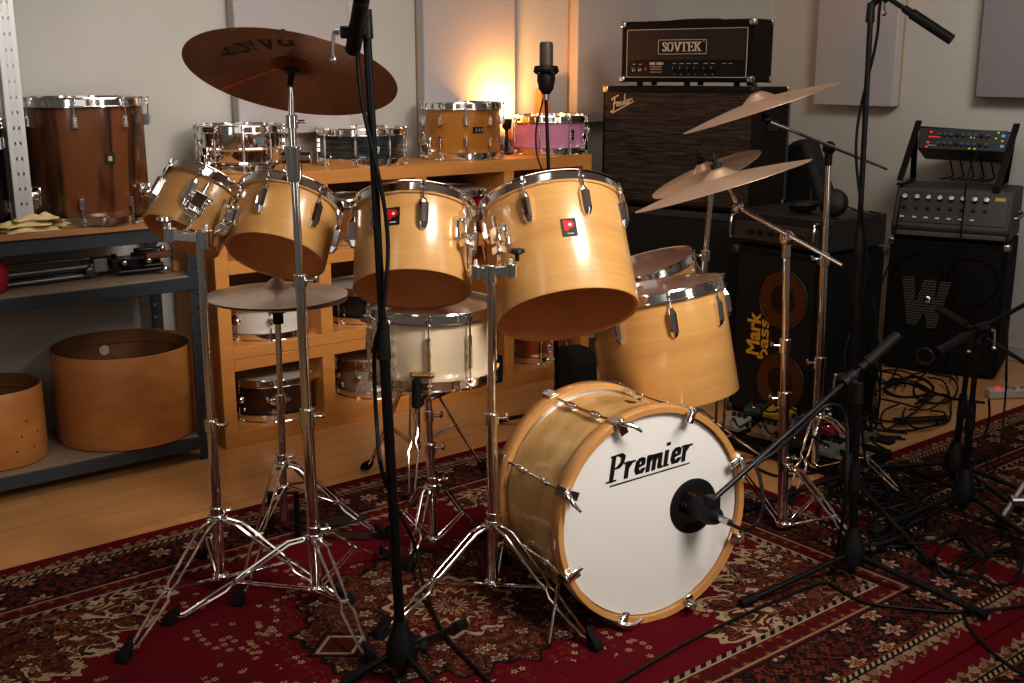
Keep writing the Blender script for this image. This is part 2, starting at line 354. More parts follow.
    sc_=mixc(xabs(xmod((ax+ay)*9.0,1.0)-.5)<.2,LTAN,TAN); pr,on,rr=flower(26,.2,.34,4); sc_=mixc(pr<1.0,sc_,mixc(rr>.5,ORG,DRED)); sc_=mixc(band(pr,1.0,1.25),sc_,NAVY)
    c=mixc(d<.090,c,sc_); c=mixc(d<(.052+.010*xsin((ax+ay)*120.0)),c,CRIM)
    c=mixc(noise(v,420,2,.7)*.5,c,mixc(.65,c,(.0,.0,.0))); setc(b,c); bump(b,noise(v,500,2),.35,.004); return m
def rug(cx,cy,hx,hy,seed,label):
    pts=M(); nx=28; ny=20
    o=M().box((cx,cy,.005),(2*hx,2*hy,.010)).build('patterned_rug',rugmat('woven_rug_%d'%seed,hx,hy,seed),loc=(cx,cy,0),bevel=.003); tag(o,label,'rug','patterned red rugs')
rug(1.575,2.325,1.455,1.02,1,'large patterned red rug under the drum kit, with a medallion in its middle')
rug(4.43,1.28,1.395,1.02,2,'patterned red rug under the two right-hand mic stands')
rug(3.05,.28,1.375,1.02,3,'patterned red rug along the bottom right corner of the picture')
# ------------------------------------------------------------------ birch cube shelf
t=thing('cube_shelf','open birch wood cube shelf of three rows behind the drum kit','shelf',(2.7,3.96,0))
def bxx(x0,x1,y0,y1,z0,z1): return ((x0+x1)/2,(y0+y1)/2,(z0+z1)/2),(x1-x0,y1-y0,z1-z0)
YF,YB=3.96,4.36
M().box(*bxx(1.735,3.66,YF,YB,1.01,1.063)).build('top_board',SHELFW,t,bevel=.002)
for z0,z1 in ((.69,.742),(.355,.402),(.308,.3535),(.0,.064)): M().box(*bxx(1.79,3.605,YF+.001,YB,z0,z1)).build('shelf_board',SHELFW,t,bevel=.002)
for x0 in (1.735,3.605): M().box(*bxx(x0,x0+.055,YF,YB,0,1.01)).build('side_panel',SHELFW,t,bevel=.002)
for z0,z1 in ((.742,1.01),(.402,.69),(.064,.308)):
    for x0 in (2.178,2.655,3.13): M().box(*bxx(x0,x0+.055,YF+.001,YB,z0,z1)).build('divider',SHELFW,t,bevel=.002)
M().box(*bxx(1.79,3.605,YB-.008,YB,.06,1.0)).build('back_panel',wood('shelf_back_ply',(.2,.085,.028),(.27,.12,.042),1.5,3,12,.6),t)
# ------------------------------------------------------------------ metal shelving
SLATE=mat('slate_enamel_steel',(.045,.055,.066),.45,.3); 
def slotted(o0,h,mt,parent,name,w=.045,flip=1,depth=.04):
    m=M(); x,y,z=o0; n=int(h/.052); zz=z
    # L-profile: two flanges, each with a row of punched slots (ladder of strips)
    for ax_ in (0,1):
        W=w if ax_==0 else depth
        for a0,a1 in ((0,.30),(.40,.60),(.70,1)):
            if ax_==0: m.box((x+flip*W*(a0+a1)/2,y,z+h/2),(W*(a1-a0),.003,h))
            else: m.box((x,y+W*(a0+a1)/2,z+h/2),(.003,W*(a1-a0),h))
        for k in range(n+1):
            zc=z+(k+.35)*h/(n+1)
            if ax_==0: m.box((x+flip*W*.35,y,zc),(W*.12,.003,h/(n+1)*.80)); m.box((x+flip*W*.65,y,zc),(W*.12,.003,h/(n+1)*.80))
            else: m.box((x,y+W*.35,zc),(.003,W*.12,h/(n+1)*.80)); m.box((x,y+W*.65,zc),(.003,W*.12,h/(n+1)*.80))
    return m.build(name,mt,parent,smooth=False)
t=thing('shelving_unit','dark steel shelving unit with an oak top board at the left','shelf',(1.2,3.92,0))
for x,y,fl in ((1.655,3.915,-1),(1.655,4.31,-1),(.3,3.915,1),(.3,4.31,1)): slotted((x,y,0),.9,SLATE,t,'upright',flip=fl)
for nm,zt,mt in (('top_board',.922,TOPW),('middle_board',.715,MDF),('bottom_board',.1,MDF)):
    x1=1.56 if nm=='top_board' else 1.635
    M().box(*bxx(.3,x1,3.915,4.34,zt-.022,zt)).build(nm,mt,t,bevel=.002)
    if nm!='top_board':
        M().box(*bxx(.3,1.64,3.905,3.914,zt-.052,zt-.004)).build('front_beam',SLATE,t,bevel=.002)
    else: M().box(*bxx(.3,1.56,3.93,3.94,zt-.075,zt-.023)).build('front_beam',SLATE,t,bevel=.002)
    for x in (.31,1.62): M().box(*bxx(x,x+.01,3.92,4.33,zt-.06,zt-.024)).build('side_beam',SLATE,t)
GALV=mat('galvanised_steel',(.52,.53,.53),.42,.75)
o=slotted((1.045,3.955,.9225),1.2,GALV,None,'perforated_upright',w=.056); tag(o,'tall galvanised perforated steel post standing on the oak board','post')
o.location=(0,0,0)
# ------------------------------------------------------------------ drums
def lugmesh(kind,L=.0):
    m=M()
    if kind=='long':      # teardrop concert-tom lug
        for z0,z1,w0,w1,d0,d1 in ((-.098,-.082,.015,.026,.010,.019),(-.082,-.028,.026,.027,.019,.021),(-.028,-.010,.027,.012,.021,.011)):
            i=[]
            for z,w,d in ((z0,w0,d0),(z1,w1,d1)): i+=[m.pt((0,-w/2,z)),m.pt((d*.7,-w/2,z)),m.pt((d,-w*.22,z)),m.pt((d,w*.22,z)),m.pt((d*.7,w/2,z)),m.pt((0,w/2,z))]
            for k in range(6): m.f.append((i[k],i[(k+1)%6],i[6+(k+1)%6],i[6+k]))
            m.f.append(tuple(reversed(i[:6]))); m.f.append(tuple(i[6:]))
    elif kind=='short':
        m.box((.008,0,-.035),(.016,.018,.04)); m.cyl((.017,0,-.05),(.017,0,-.018),.0065,10)
    elif kind=='tube':    # long centre lug
        m.cyl((.014,0,-L/2),(.014,0,L/2),.006,10); 
        for z in (-L/2+.01,0,L/2-.01): m.box((.007,0,z),(.014,.013,.014))
    elif kind=='round':
        m.lathe([(0,.016),(.012,.015),(.017,.008),(.018,0),(.0,0)],14,T=ry(PI/2))
    return m.build('lug',CHROME)
def rodmesh(z0,z1,x):
    m=M(); m.cyl((x,0,z0),(x,0,z1),.0028,6); m.cyl((x,0,z1),(x,0,z1+.012),.0055,6); m.box((x-.004,0,z1-.004),(.014,.014,.006)); return m.build('tension_rod',CHROME)
def strip_tmp(o):
    me=o.data; bpy.data.objects.remove(o); return me
def drum(name,label,cat,mw,Rr,L,mt,lug='short',n=8,ph=0.0,bottom=True,top=True,headm=None,inner=None,group=None,bead=False,hoopm=None,wires=False,detail=True,reshead=None):
    t=thing(name,label,cat,mw,group); T=MW[t]; hoopm=hoopm or CHROME
    m=M(T).lathe([(Rr-.004,0),(Rr-.0015,0),(Rr,.002),(Rr,L),(Rr-.004,L)],64,closed=True)
    if not bottom: M(T).lathe([(Rr-.0045,L-.001),(Rr-.007,L-.001),(Rr-.007,.035),(Rr-.011,.033),(Rr-.011,.003),(Rr-.0045,.001)],64,closed=True).build('inner_ply',inner or WOODI,t)
    if bead: m.lathe([(Rr,L*.5-.006),(Rr+.004,L*.5),(Rr,L*.5+.006)],64)
    m.build('shell',mt,t)
    def hoop(z,s):
        pr=[(Rr+.003,-.016),(Rr+.015,-.016),(Rr+.015,-.013),(Rr+.009,-.011),(Rr+.008,.010),(Rr+.012,.014),(Rr+.011,.0165),(Rr+.004,.015)]
        pr=[(a,z+s*c) for a,c in pr]
        if s<0: pr=pr[::-1]
        M(T).lathe(pr,64,closed=True).build('hoop',hoopm,t)
    if top: hoop(L,1)
    if bottom: hoop(0,-1)
    if headm:
        M(T).lathe([(0,L+.004),(Rr-.02,L+.004),(Rr+.002,L+.002),(Rr+.002,L-.012)],64).build('drum_head',headm,t)
    if reshead: M(T).lathe([(Rr+.002,.012),(Rr+.002,-.002),(Rr-.02,-.004),(0,-.004)],64).build('resonant_head',reshead,t)
    if not detail: return t
    hub=[]
    if lug=='tube' : lm=strip_tmp(lugmesh('tube',L*.5)); hub=[(lm,L*.5,1)]
    elif lug=='round': lm=strip_tmp(lugmesh('round')); hub=[(lm,L*.5,1)]
    else:
        lm=strip_tmp(lugmesh(lug))
        hub=[(lm,L-.022 if lug=='long' else L-.03,1)]
        if bottom: hub.append((lm,.03,-1))
    rx_={'long':.010,'short':.017,'tube':.014,'round':.012}[lug]
    rm=strip_tmp(rodmesh(-.03 if lug in('long','short') else -L*.25,.012 if lug in('long','short') else 0,rx_))
    for k in range(n):
        a=ph+TAU*k/n
        for lmesh,zc,s in hub:
            loc=rz(a)@tr(Rr,0,zc)@(MX.Identity(4) if s>0 else rx(PI))
            lo=inst(lmesh,'lug',t,loc)
            if lug in('long','short'):
                e=.022 if lug=='long' else .03
                r=inst(rod_cache(e,rx_),'tension_rod',lo,MX.Identity(4))
            else:
                for q in ((1,-1) if bottom else (1,)):
                    r=inst(rod_cache(L*.5+.0,rx_,L*.2),'tension_rod',lo,MX.Identity(4) if q>0 else rx(PI))
    return t
RC={}
def rod_cache(top,x,start=-.02):
    k=(round(top,3),x,start)
    if k not in RC: RC[k]=strip_tmp(rodmesh(start,top+.004,x))
    return RC[k]
def strainer(t,Rr,L,ph,z0=.02,mt=None):
    T=MW[t]@rz(ph); m=M(T); m.box((Rr+.008,0,z0+.045),(.018,.03,.075)); m.box((Rr+.022,0,z0+.03),(.012,.022,.05)); m.cyl((Rr+.02,-.02,z0+.01),(Rr+.02,.02,z0+.01),.008,10); m.cyl((Rr+.026,0,z0+.055),(Rr+.04,.0,z0+.095),.004,8); m.ball((Rr+.04,0,z0+.1),.007,8)
    m.build('snare_strainer',mt or CHROME,t,bevel=.002)
def badge(t,Rr,ph,z,w=.026,h=.036,kind='P'):
    T=MW[t]@rz(ph)@tr(Rr+.0012,0,z)@frame(V((0,0,0)),V((0,1,0)),V((0,0,1)),V((1,0,0)))
    o=M(T).prism([(-w/2,-h/2),(w/2,-h/2),(w/2,h/2),(-w/2,h/2)],.0015).build('badge',INK,t)
    if kind=='P':
        s=w/2; S=1.0
        def arc(cx,cy,r,a0,a1,k=12): return [(cx+r*math.cos(R(a0+(a1-a0)*i/k)),cy+r*math.sin(R(a0+(a1-a0)*i/k))) for i in range(k+1)]
        rp=[(-.75*s,-.35*h/2),(-.75*s,.85*h/2)]+[(p[0],p[1]) for p in arc(.15*s,.30*h/2,.56*s,90,-90)]+[(-.2*s,-.10*h/2-.03*h),(-.2*s,-.45*h/2)]
        M(T@tr(0,0,.0018)).prism(rp,.0004).build('red_letter',RED,o)
        M(T@tr(0,0,.0024)).lathe([(0,0),(.22*s,0)],16,T=tr(.12*s,.28*h/2,0)).build('silver_dot',WHITE,o)
        text('maker_name','PREMIER',.0048,T@tr(.05*s,-.72*h/2,.002),WHITE,o,.00008)
    elif kind=='plain': M(T@tr(0,0,.0018)).prism([(-w*.2,-h*.2),(w*.2,-h*.2),(w*.2,h*.2),(-w*.2,h*.2)],.0004).build('badge_emblem',GOLDM,o)
    elif kind=='bars':
        for q in (-.25,.05,.3): M(T@tr(0,0,.0018)).prism([(w*q,-h*.25),(w*(q+.15),-h*.25),(w*(q+.15),h*.25),(w*q,h*.25)],.0004).build('badge_mark',STEEL,o)
    return o
def tombracket(t,Rr,ph,z,turn=0.0):
    T=MW[t]@rz(ph)@tr(Rr,0,z)@rx(turn); m=M(T); m.box((.006,0,0),(.012,.05,.062)); m.box((.024,0,.0),(.03,.036,.046)); m.cyl((.03,.0,-.045),(.03,0,.06),.0062,10); m.cyl((.03,-.03,.012),(.03,.03,.012),.006,8); m.box((.03,.03,.012),(.008,.006,.022)); m.box((.028,0,-.045),(.03,.03,.022))
    m.build('mount_bracket',CHROME,t,bevel=.0025); return T@V((.03,0,-.05))
# shell kit -----------------------------------------------------------
mw=axisM(181,237,3.2,.30,29); TOM1=drum('concert_tom','smallest blond concert tom, tilted most, leftmost of the mounted four','drum',mw,.116,.168,WOODT,'long',6,R(-78),bottom=False,headm=HEADC,group='blond concert toms')
mw=axisM(275.5,257,3.2,.41,15.5); TOM2=drum('concert_tom','second smallest blond concert tom, above the hi-hat cymbals','drum',mw,.144,.178,WOODT,'long',6,R(-30),bottom=False,headm=HEADC,group='blond concert toms')
M(MW[TOM2]).lathe([(0,.168),(.013,.168),(.014,.1665),(0,.1665)],20,T=tr(.02,.02,0)).build('head_dot',INK,TOM2)
mw=axisM(412.5,290.5,3.05,.345,1.5); TOM3=drum('concert_tom','blond concert tom with a red badge, right behind the tall front boom stand','drum',mw,.162,.232,WOODT,'long',8,R(8),bottom=False,headm=HEADC,group='blond concert toms'); badge(TOM3,.162,R(-20),.150,.039,.050)
mw=axisM(568,316,3.12,.34,-9.5); TOM4=drum('concert_tom','largest blond concert tom with a red badge, above the bass drum','drum',mw,.201,.330,WOODT,'long',8,R(-17),bottom=False,headm=HEADC,group='blond concert toms'); badge(TOM4,.201,R(12),.176,.040,.052)
B1=tombracket(TOM1,.116,R(-2),.070); B2=tombracket(TOM2,.144,R(-68),.055); B3=tombracket(TOM3,.162,R(48),.135); B4=tombracket(TOM4,.201,R(-42),.20)
def badge_legs(t,Rr,angs,z,zlo):
    T=MW[t]
    for a in angs:
        p=T@(rz(a)@V((Rr+.02,0,z))); br=M(T@rz(a)).box((Rr+.012,0,z),(.024,.034,.06)).build('leg_bracket',CHROME,t,bevel=.003)
        out=(T.to_3x3()@(rz(a).to_3x3()@V((1,0,0)))); out.z=0; out.normalize()
        top=p+UPV*.10; low=V((p.x,p.y,.10)); ft=V((p.x,p.y,0))+out*.07+UPV*.02
        lg=M().tube([top,p,low,ft],.0055,8).build('leg',CHROME,t); M().cyl(ft+UPV*.012,V((ft.x,ft.y,.011)),.010,10).build('rubber_foot',RUBBER,lg)
mw=axisM(672,397,3.50,-.20,-9); FT1=drum('floor_tom','blond floor tom with a tan head, behind the bass drum on its right','drum',mw,.209,.337,WOODT,'long',8,R(10),bottom=False,headm=HEADT,group='blond floor toms'); badge_legs(FT1,.209,(R(125),R(215),R(-110)),.05,0)
mw=axisM(664,361,4.02,-.27,-16); FT2=drum('floor_tom','blond floor tom with a tan head, the farther one half hidden by its twin','drum',mw,.199,.347,WOODT,'long',8,R(30),bottom=False,headm=HEADT,group='blond floor toms'); badge_legs(FT2,.199,(R(75),R(195),R(-60)),.05,0)
# bass drum
bc=V((2.03,1.93,.303)); ya=R(-101); ax=V((math.cos(ya),math.sin(ya),.055)).normalized(); BR=.276; BL=.355
xx=UPV.cross(ax).normalized(); BM=frame(bc-ax*BL,xx,ax.cross(xx),ax)     # z = towards the front head, y = up, x = right seen from the front
BD=thing('bass_drum','blond wooden bass drum with slanted black lettering on its white head','drum',BM); T=BM
M(T).lathe([(BR,.02),(BR,BL-.02),(BR-.008,BL-.02),(BR-.008,.02)],72,closed=True).build('shell',BASSW,BD)
for z0 in (-.006,BL-.045):
    h=M(T).lathe([(BR+.002,z0),(BR+.004,z0+.048),(BR+.0195,z0+.050),(BR+.022,z0+.046),(BR+.022,z0+.004),(BR+.019,z0)],72,closed=True).build('hoop',HOOPW,BD)
for z0,nm in ((.034,'silver_inlay'),(BL-.056,'steel_ring')): M(T).lathe([(BR+.0005,z0),(BR+.006,z0),(BR+.006,z0+.010),(BR+.0005,z0+.010)],72,closed=True).build(nm,STEEL,BD)
hc=(.135,.000)   # port hole centre
def headwith(): # front head with a round port cut out of it
    m=M(T@tr(0,0,BL-.012)); n=72; inner=[]; outer=[]; mid=[]
    for k in range(n):
        a=TAU*k/n; c,s=math.cos(a),math.sin(a); inner.append((hc[0]+.052*c,hc[1]+.052*s))
        # outer point along the same angle from the hole centre
        bq=hc[0]*c+hc[1]*s; cc=hc[0]**2+hc[1]**2-(BR+.001)**2; r=-bq+math.sqrt(bq*bq-cc); outer.append((hc[0]+r*c,hc[1]+r*s))
    A=[m.pt((*p,0)) for p in inner]; B=[m.pt((*p,0)) for p in outer]
    for k in range(n): m.f.append((A[k],A[(k+1)%n],B[(k+1)%n],B[k]))
    return m
fh=headwith().build('front_head',HEADW,BD); M(T).lathe([(0,.02),(BR-.002,.02)],64).build('batter_head',HEADC,BD)
M(T@tr(hc[0],hc[1],BL-.012)).lathe([(.050,-.004),(.050,.003),(.068,.004),(.077,.0015),(.077,.0005)],48).build('port_ring',BLACK,BD)
# lettering on the head
GL={'P':([[(0,0),(0,1.6)],[(-.1,1.58),(.45,1.62),(.72,1.42),(.68,1.05),(.42,.80),(.1,.78)],[(-.24,.02),(.24,.02)]],1.12),
 'r':([[(0,0),(0,.98)],[(-.12,.95),(0,.95)],[(0,.6),(.28,.95),(.46,.93)]],.78),
 'e':([[(.05,.46),(.46,.56),(.46,.82),(.26,.97),(.04,.78),(-.02,.35),(.14,.04),(.34,.04),(.52,.26)]],.88),
 'm':([[(0,0),(0,.98)],[(0,.6),(.25,.95),(.45,.9),(.45,0)],[(.45,.6),(.7,.95),(.9,.9),(.9,.1),(1.02,.02)]],1.38),
 'i':([[(0,.98),(0,.04),(.12,.02)],[(.06,1.36),(.06,1.46)]],.55)}
def lettering(word,s,nibv,T,sh,mt,parent,name,table,gap=0.0,bars=()):
    w=sum(table[c][1] for c in word); x=-w/2; m=M()
    for c in word:
        m.nib([[(px+x,py) for px,py in st] for st in table[c][0]],nibv,T@MX.Diagonal((s,s,1,1)),sh); x+=table[c][1]+gap
    for (x0,y0,x1,y1,th) in bars: m.nib([[(x0,y0),(x1,y1)]],(th,th),T@MX.Diagonal((s,s,1,1)),sh)
    return m.build(name,mt,parent,smooth=False)
lettering('Premier',.041,(.33,.12),T@tr(.002,.124,BL-.0112)@rz(R(5)),.26,INK,fh,'lettering',GL,0.0,[(-3.2,-.28,2.95,-.28,.10)])
# tension hardware
for k in range(8):
    a=R(22.5+45*k); A=T@rz(a)
    LL=[]
    for z in (.115,BL-.115):
        lg=M(A); lg.lathe([(0,-.028),(.006,-.026),(.010,-.012),(.010,.012),(.006,.026),(0,.028)],12,T=tr(BR+.013,0,z)); lg.box((BR+.006,0,z),(.014,.014,.022)); LL.append(lg.build('lug',CHROME,BD,bevel=.001))
    L0=LL[0]
    M(A).cyl((BR+.020,0,-.02),(BR+.014,0,.09),.0036,8).build('tension_rod',CHROME,L0); M(A).cyl((BR+.014,0,BL-.09),(BR+.022,0,BL+.02),.0036,8).build('tension_rod',CHROME,LL[1])
    M(A).cyl((BR+.013,0,.11),(BR+.013,0,BL-.11),.0045,8).build('connecting_bar',CHROME,L0)
    for z,s in ((-.006,-1),(BL+.005,1)):
        c=M(A); c.box((BR+.020,0,z-s*.012),(.018,.028,.046)); c.box((BR+.006,0,z+s*.008),(.040,.024,.007)); c.cyl((BR+.022,0,z),(BR+.022,0,z+s*.02),.008,8)
        c.tube([(BR+.022,-.0,z+s*.014),(BR+.010,.018,z+s*.036),(BR-.012,.030,z+s*.045)] if k%2 else [(BR+.022,0,z+s*.014),(BR+.005,-.02,z+s*.036),(BR-.015,-.03,z+s*.045)],[.008,.0065,.004],8)
        c.build('claw',CHROME,BD,bevel=.002)
bt=T@rz(R(84)); o=M(bt@tr(BR+.001,0,.20)@ry(PI/2)).box((0,0,0),(.028,.020,.002)).build('badge',INK,BD); M(bt@tr(BR+.0025,0,.20)@ry(PI/2)).box((0,0,0),(.012,.01,.001)).build('badge_emblem',RED,o)
for s in (-1,1):
    p0=T@V((s*.235,-.15,BL-.10)); ft=V((p0.x+s*.10,p0.y-.075,.012)); sp=M().tube([p0+V((-s*.03,.03,.05)),p0,ft],[.006,.006,.004],8).build('spur',CHROME,BD); M(frame(p0,xx,ax.cross(xx),ax)).box((0,0,0),(.04,.04,.03)).build('spur_bracket',CHROME,BD,bevel=.004)
# snare on the stand
b0=G(435,560); sx=UP(b0,434,370); SN=drum('snare_drum','cream wrapped snare drum on the stand at the heart of the kit','snare drum',upM((sx.x,sx.y,sx.z)),.176,.188,CREAM,'tube',10,R(-4),headm=HEADT,reshead=HEADC)
m=M(MW[SN]@rz(R(-10))); m.box((.188,0,.035),(.012,.07,.016)); m.cyl((.19,-.03,.035),(.19,.03,.035),.007,10); m.build('snare_butt_plate',BRASS,SN,bevel=.002)
m=M(MW[SN]@rz(R(-10)))
for k in range(9): m.tube([(.182,-.02+.005*k,.03),(.183,-.02+.005*k,-.005),(.16,-.02+.005*k,-.0075)],.0009,4)
m.build('snare_wires',STEEL,SN)
# drums on top of the birch shelf
ZT=1.064
def on_shelf(px,py,Yc,z,name,label,Rr,L,mt,**k):
    p=PY(px,py,Yc); return drum(name,label,k.pop('cat','snare drum'),upM((p.x,Yc,z+.0165)),Rr,L,mt,**k)
d=on_shelf(241,160,4.17,ZT,'snare_drum','chrome snare drum standing on the left end of the birch shelf',.164,.150,CHROME,lug='tube',n=10,ph=R(4),bead=True,headm=HEADW,reshead=HEADC,group='drums on the birch shelf top'); strainer(d,.164,.15,R(-48),.0)
BW=MW[d]@rz(R(28))@tr(.1652,0,.105); q=M(BW).box((0,0,0),(.002,.03,.036)).build('badge',STEEL,d); M(BW).box((.0012,-.006,0),(.001,.012,.016)).build('blue_mark',mat('blue_ink',(.02,.22,.5),.4),q); M(BW).box((.0012,.007,0),(.001,.011,.016)).build('olive_mark',mat('olive_ink',(.25,.22,.05),.4),q)
d=on_shelf(362,150,4.17,ZT,'snare_drum','shallow black oyster snare drum on the birch shelf, behind the front boom stand',.176,.122,OYSTER,lug='tube',n=8,ph=R(-8),headm=HEADW,reshead=HEADC,group='drums on the birch shelf top')
BW=MW[d]@rz(R(20))@tr(.176,0,.05); M(BW).prism([(0,.018),(-.014,.012),(-.008,-.012),(0,-.02),(.008,-.012),(.014,.012)],.002,T=frame(V((0,0,0)),V((0,1,0)),V((0,0,1)),V((1,0,0)))).build('badge',STEEL,d)
d=on_shelf(462,150,4.17,ZT,'snare_drum','deep orange wooden snare drum on the birch shelf',.174,.218,ORANGE,lug='short',n=10,ph=R(6),headm=HEADW,reshead=HEADC,group='drums on the birch shelf top'); strainer(d,.174,.2,R(-52),.0); badge(d,.174,R(24),.115,.05,.026,'bars')
d=on_shelf(548,150,4.17,ZT,'snare_drum','pink snare drum on the right end of the birch shelf',.178,.148,PINK,lug='tube',n=8,ph=R(-12),headm=HEADW,reshead=HEADC,group='drums on the birch shelf top'); strainer(d,.178,.13,R(62),.0); badge(d,.178,R(38),.075,.026,.048,'plain')
# drums in the cubbies
def cub(px,Yc,z,name,label,Rr,L,mt,**k):
    X_=PY(px,250,Yc).x; return drum(name,label,'snare drum',upM((X_,Yc,z+.0165)),Rr,L,mt,group='drums inside the birch shelf',**k)
cub(352,4.15,.742,'snare_drum','brown wooden snare drum in the top row of the birch shelf, mostly hidden',.165,.16,BROWN,lug='short',n=8,ph=.2,headm=HEADW,reshead=HEADC)
cub(452,4.15,.742,'snare_drum','red snare drum in the top row of the birch shelf, behind two concert toms',.165,.165,REDSH,lug='short',n=8,ph=.2,headm=HEADW,reshead=HEADC)
d=cub(262,4.15,.402,'snare_drum','white snare drum in the middle row, under the hi-hat cymbals',.172,.125,WHITESH,lug='round',n=8,ph=R(6),headm=HEADW,reshead=HEADC)
M(MW[d]@rz(R(-44))@tr(.1725,0,.065)).lathe([(0,.003),(.020,.003),(.021,0)],20,T=ry(PI/2)).build('badge',mat('walnut_badge',(.12,.035,.012),.4),d)
cub(365,4.14,.402,'snare_drum','black snare drum in the middle row, left of the cream snare',.17,.125,BLACKSH,lug='short',n=8,ph=.1,headm=HEADW,reshead=HEADC)
d=cub(265,4.145,.064,'snare_drum','dark walnut snare drum in the bottom row of the birch shelf',.176,.145,WALN,lug='round',n=8,ph=R(0),headm=HEADW,reshead=HEADC)
M(MW[d]@rz(R(15))@tr(.1765,0,.075)).prism([(-.03,0),(-.016,.010),(-.008,.006),(0,.014),(.008,.006),(.016,.010),(.03,0),(.016,-.010),(.008,-.006),(0,-.014),(-.008,-.006),(-.016,-.010)],.002,T=frame(V((0,0,0)),V((0,1,0)),V((0,0,1)),V((1,0,0)))).build('badge',STEEL,d)
cub(372,4.15,.064,'snare_drum','silver grey snare drum in the bottom row of the birch shelf',.168,.135,SILVER,lug='round',n=8,ph=.3,headm=HEADW,reshead=HEADC)
d=cub(538,4.15,.064,'snare_drum','copper coloured snare drum in the bottom row, under the largest tom',.165,.13,COPPER,lug='short',n=8,ph=.1,headm=HEADW,reshead=HEADC); strainer(d,.165,.13,R(20),.0)
# block and lamp on the shelf top
p=PY(545,112,4.33); o=M().box((p.x,4.345,ZT+.15),(.062,.035,.30)).build('wooden_block',wood('block_wood',(.4,.16,.05),(.5,.22,.07),3,3,12),loc=(p.x,4.345,ZT),bevel=.003); tag(o,'upright wooden block behind the pink snare','wooden block')
lp=V((3.345,4.215,0)); t=thing('uplight','small black uplight glowing between orange and pink snares','lamp',(lp.x,lp.y,ZT)); M(MW[t]).lathe([(0,0),(.03,0),(.03,.008),(.008,.012),(.008,.11),(.022,.125),(.026,.165),(.022,.165),(.018,.13),(0,.125)],24).build('housing',BLACK,t)
M(MW[t]).ball((0,0,.148),.014,14).build('bulb',mat('warm_bulb',(1,.6,.25),.4,emit=(1,.55,.18),es=25),t)
# oak board: rosewood floor tom, black drum, cloth
mw=upM((1.345,4.125,.9395)); d=drum('floor_tom','rosewood veneered floor tom on the oak board at the left','drum',mw,.208,.405,ROSE,'short',8,R(-6),headm=HEADW,reshead=HEADC); badge(d,.208,R(22),.215,.034,.04,'plain')
for a in (-52,60,170):
    T=MW[d]@rz(R(a)); m=M(T); m.box((.213,0,.09),(.012,.05,.06)); m.lathe([(0,.03),(.018,.028),(.024,.01),(.024,0)],14,T=tr(.22,0,.09)@ry(PI/2)); m.cyl((.235,0,.12),(.235,0,.03),.006,8); m.build('leg_bracket',CHROME,d,bevel=.003)
mw=upM((.90,4.12,.9395)); drum('floor_tom','black drum with chrome fittings cut by the left picture edge','drum',mw,.165,.34,BLACKSH,'short',8,R(20),headm=HEADW,reshead=HEADC)
m=M(); c0=V((1.085,3.962,.922)); mats=mat('yellow_chamois',(.68,.53,.28),.85)
nx,ny=22,14
for layer in range(3):
    idx=[]
    for j in range(ny+1):
        for i in range(nx+1):
            u=i/nx-.5; w=j/ny-.5; rr=.5+.2*math.sin(3*u+layer*2)
            hgt=.004+.018*layer+.012*(math.sin(u*9+layer*1.3)*math.cos(w*7+layer)+1)*(1-abs(2*u)**3)*(1-abs(2*w)**3)
            idx.append(m.pt(c0+V((u*(.18-.02*layer)*(1+.1*math.sin(w*5+layer))+.012*layer*(-1)**layer,w*(.09-.012*layer)+.008*math.sin(u*8+layer*2),hgt))))
    for j in range(ny):
        for i in range(nx):
            a=idx[j*(nx+1)+i]; m.f.append((a,a+1,a+nx+2,a+nx+1))
o=m.build('chamois_cloth',mats,loc=c0); md=o.modifiers.new('t','SOLIDIFY'); md.thickness=.004; tag(o,'crumpled yellow chamois cloth on the edge of the oak board','cloth')
# bottom shelf shells
INNERW=wood('shaded_inner_shell_wood',(.20,.085,.032),(.30,.14,.055),2,2,10,.6)  # shade inside the open shells put into a darker wood colour
def shell(x,y,z,Rr,L,label):
    t=thing('drum_shell',label,'drum shell',upM((x,y,z)),'stripped drum shells'); T=MW[t]
    M(T).lathe([(Rr-.004,.002),(Rr-.001,.002),(Rr,.004),(Rr,L-.003),(Rr-.002,L),(Rr-.004,L)],72,closed=True).build('shell_wall',SHELLW,t)
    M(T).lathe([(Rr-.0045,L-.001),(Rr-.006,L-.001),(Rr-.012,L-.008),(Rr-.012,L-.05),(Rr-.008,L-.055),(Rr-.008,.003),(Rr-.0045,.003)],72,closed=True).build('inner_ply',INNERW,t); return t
t=shell(1.42,4.135,.102,.255,.345,'large empty stripped bass drum shell on the bottom metal shelf'); a=math.atan2(1,0)
q=t; M(MW[t]@rz(R(196))@tr(-0,0,0)).lathe([(0,.001),(.02,.001),(.02,0)],20,T=tr(.2405,0,.27)@ry(-PI/2)).build('white_sticker',mat('pale_sticker',(.62,.53,.42),.6),t)
t=shell(.945,4.12,.102,.165,.27,'small empty stripped drum shell cut by the left picture edge')
for k in range(5): M(MW[t]@rz(R(20+8*k))@tr(.1652,0,.06+.05*(k%3))).lathe([(0,.0004),(.004,.0004)],10,T=ry(PI/2)).build('drilled_hole',INK,t)
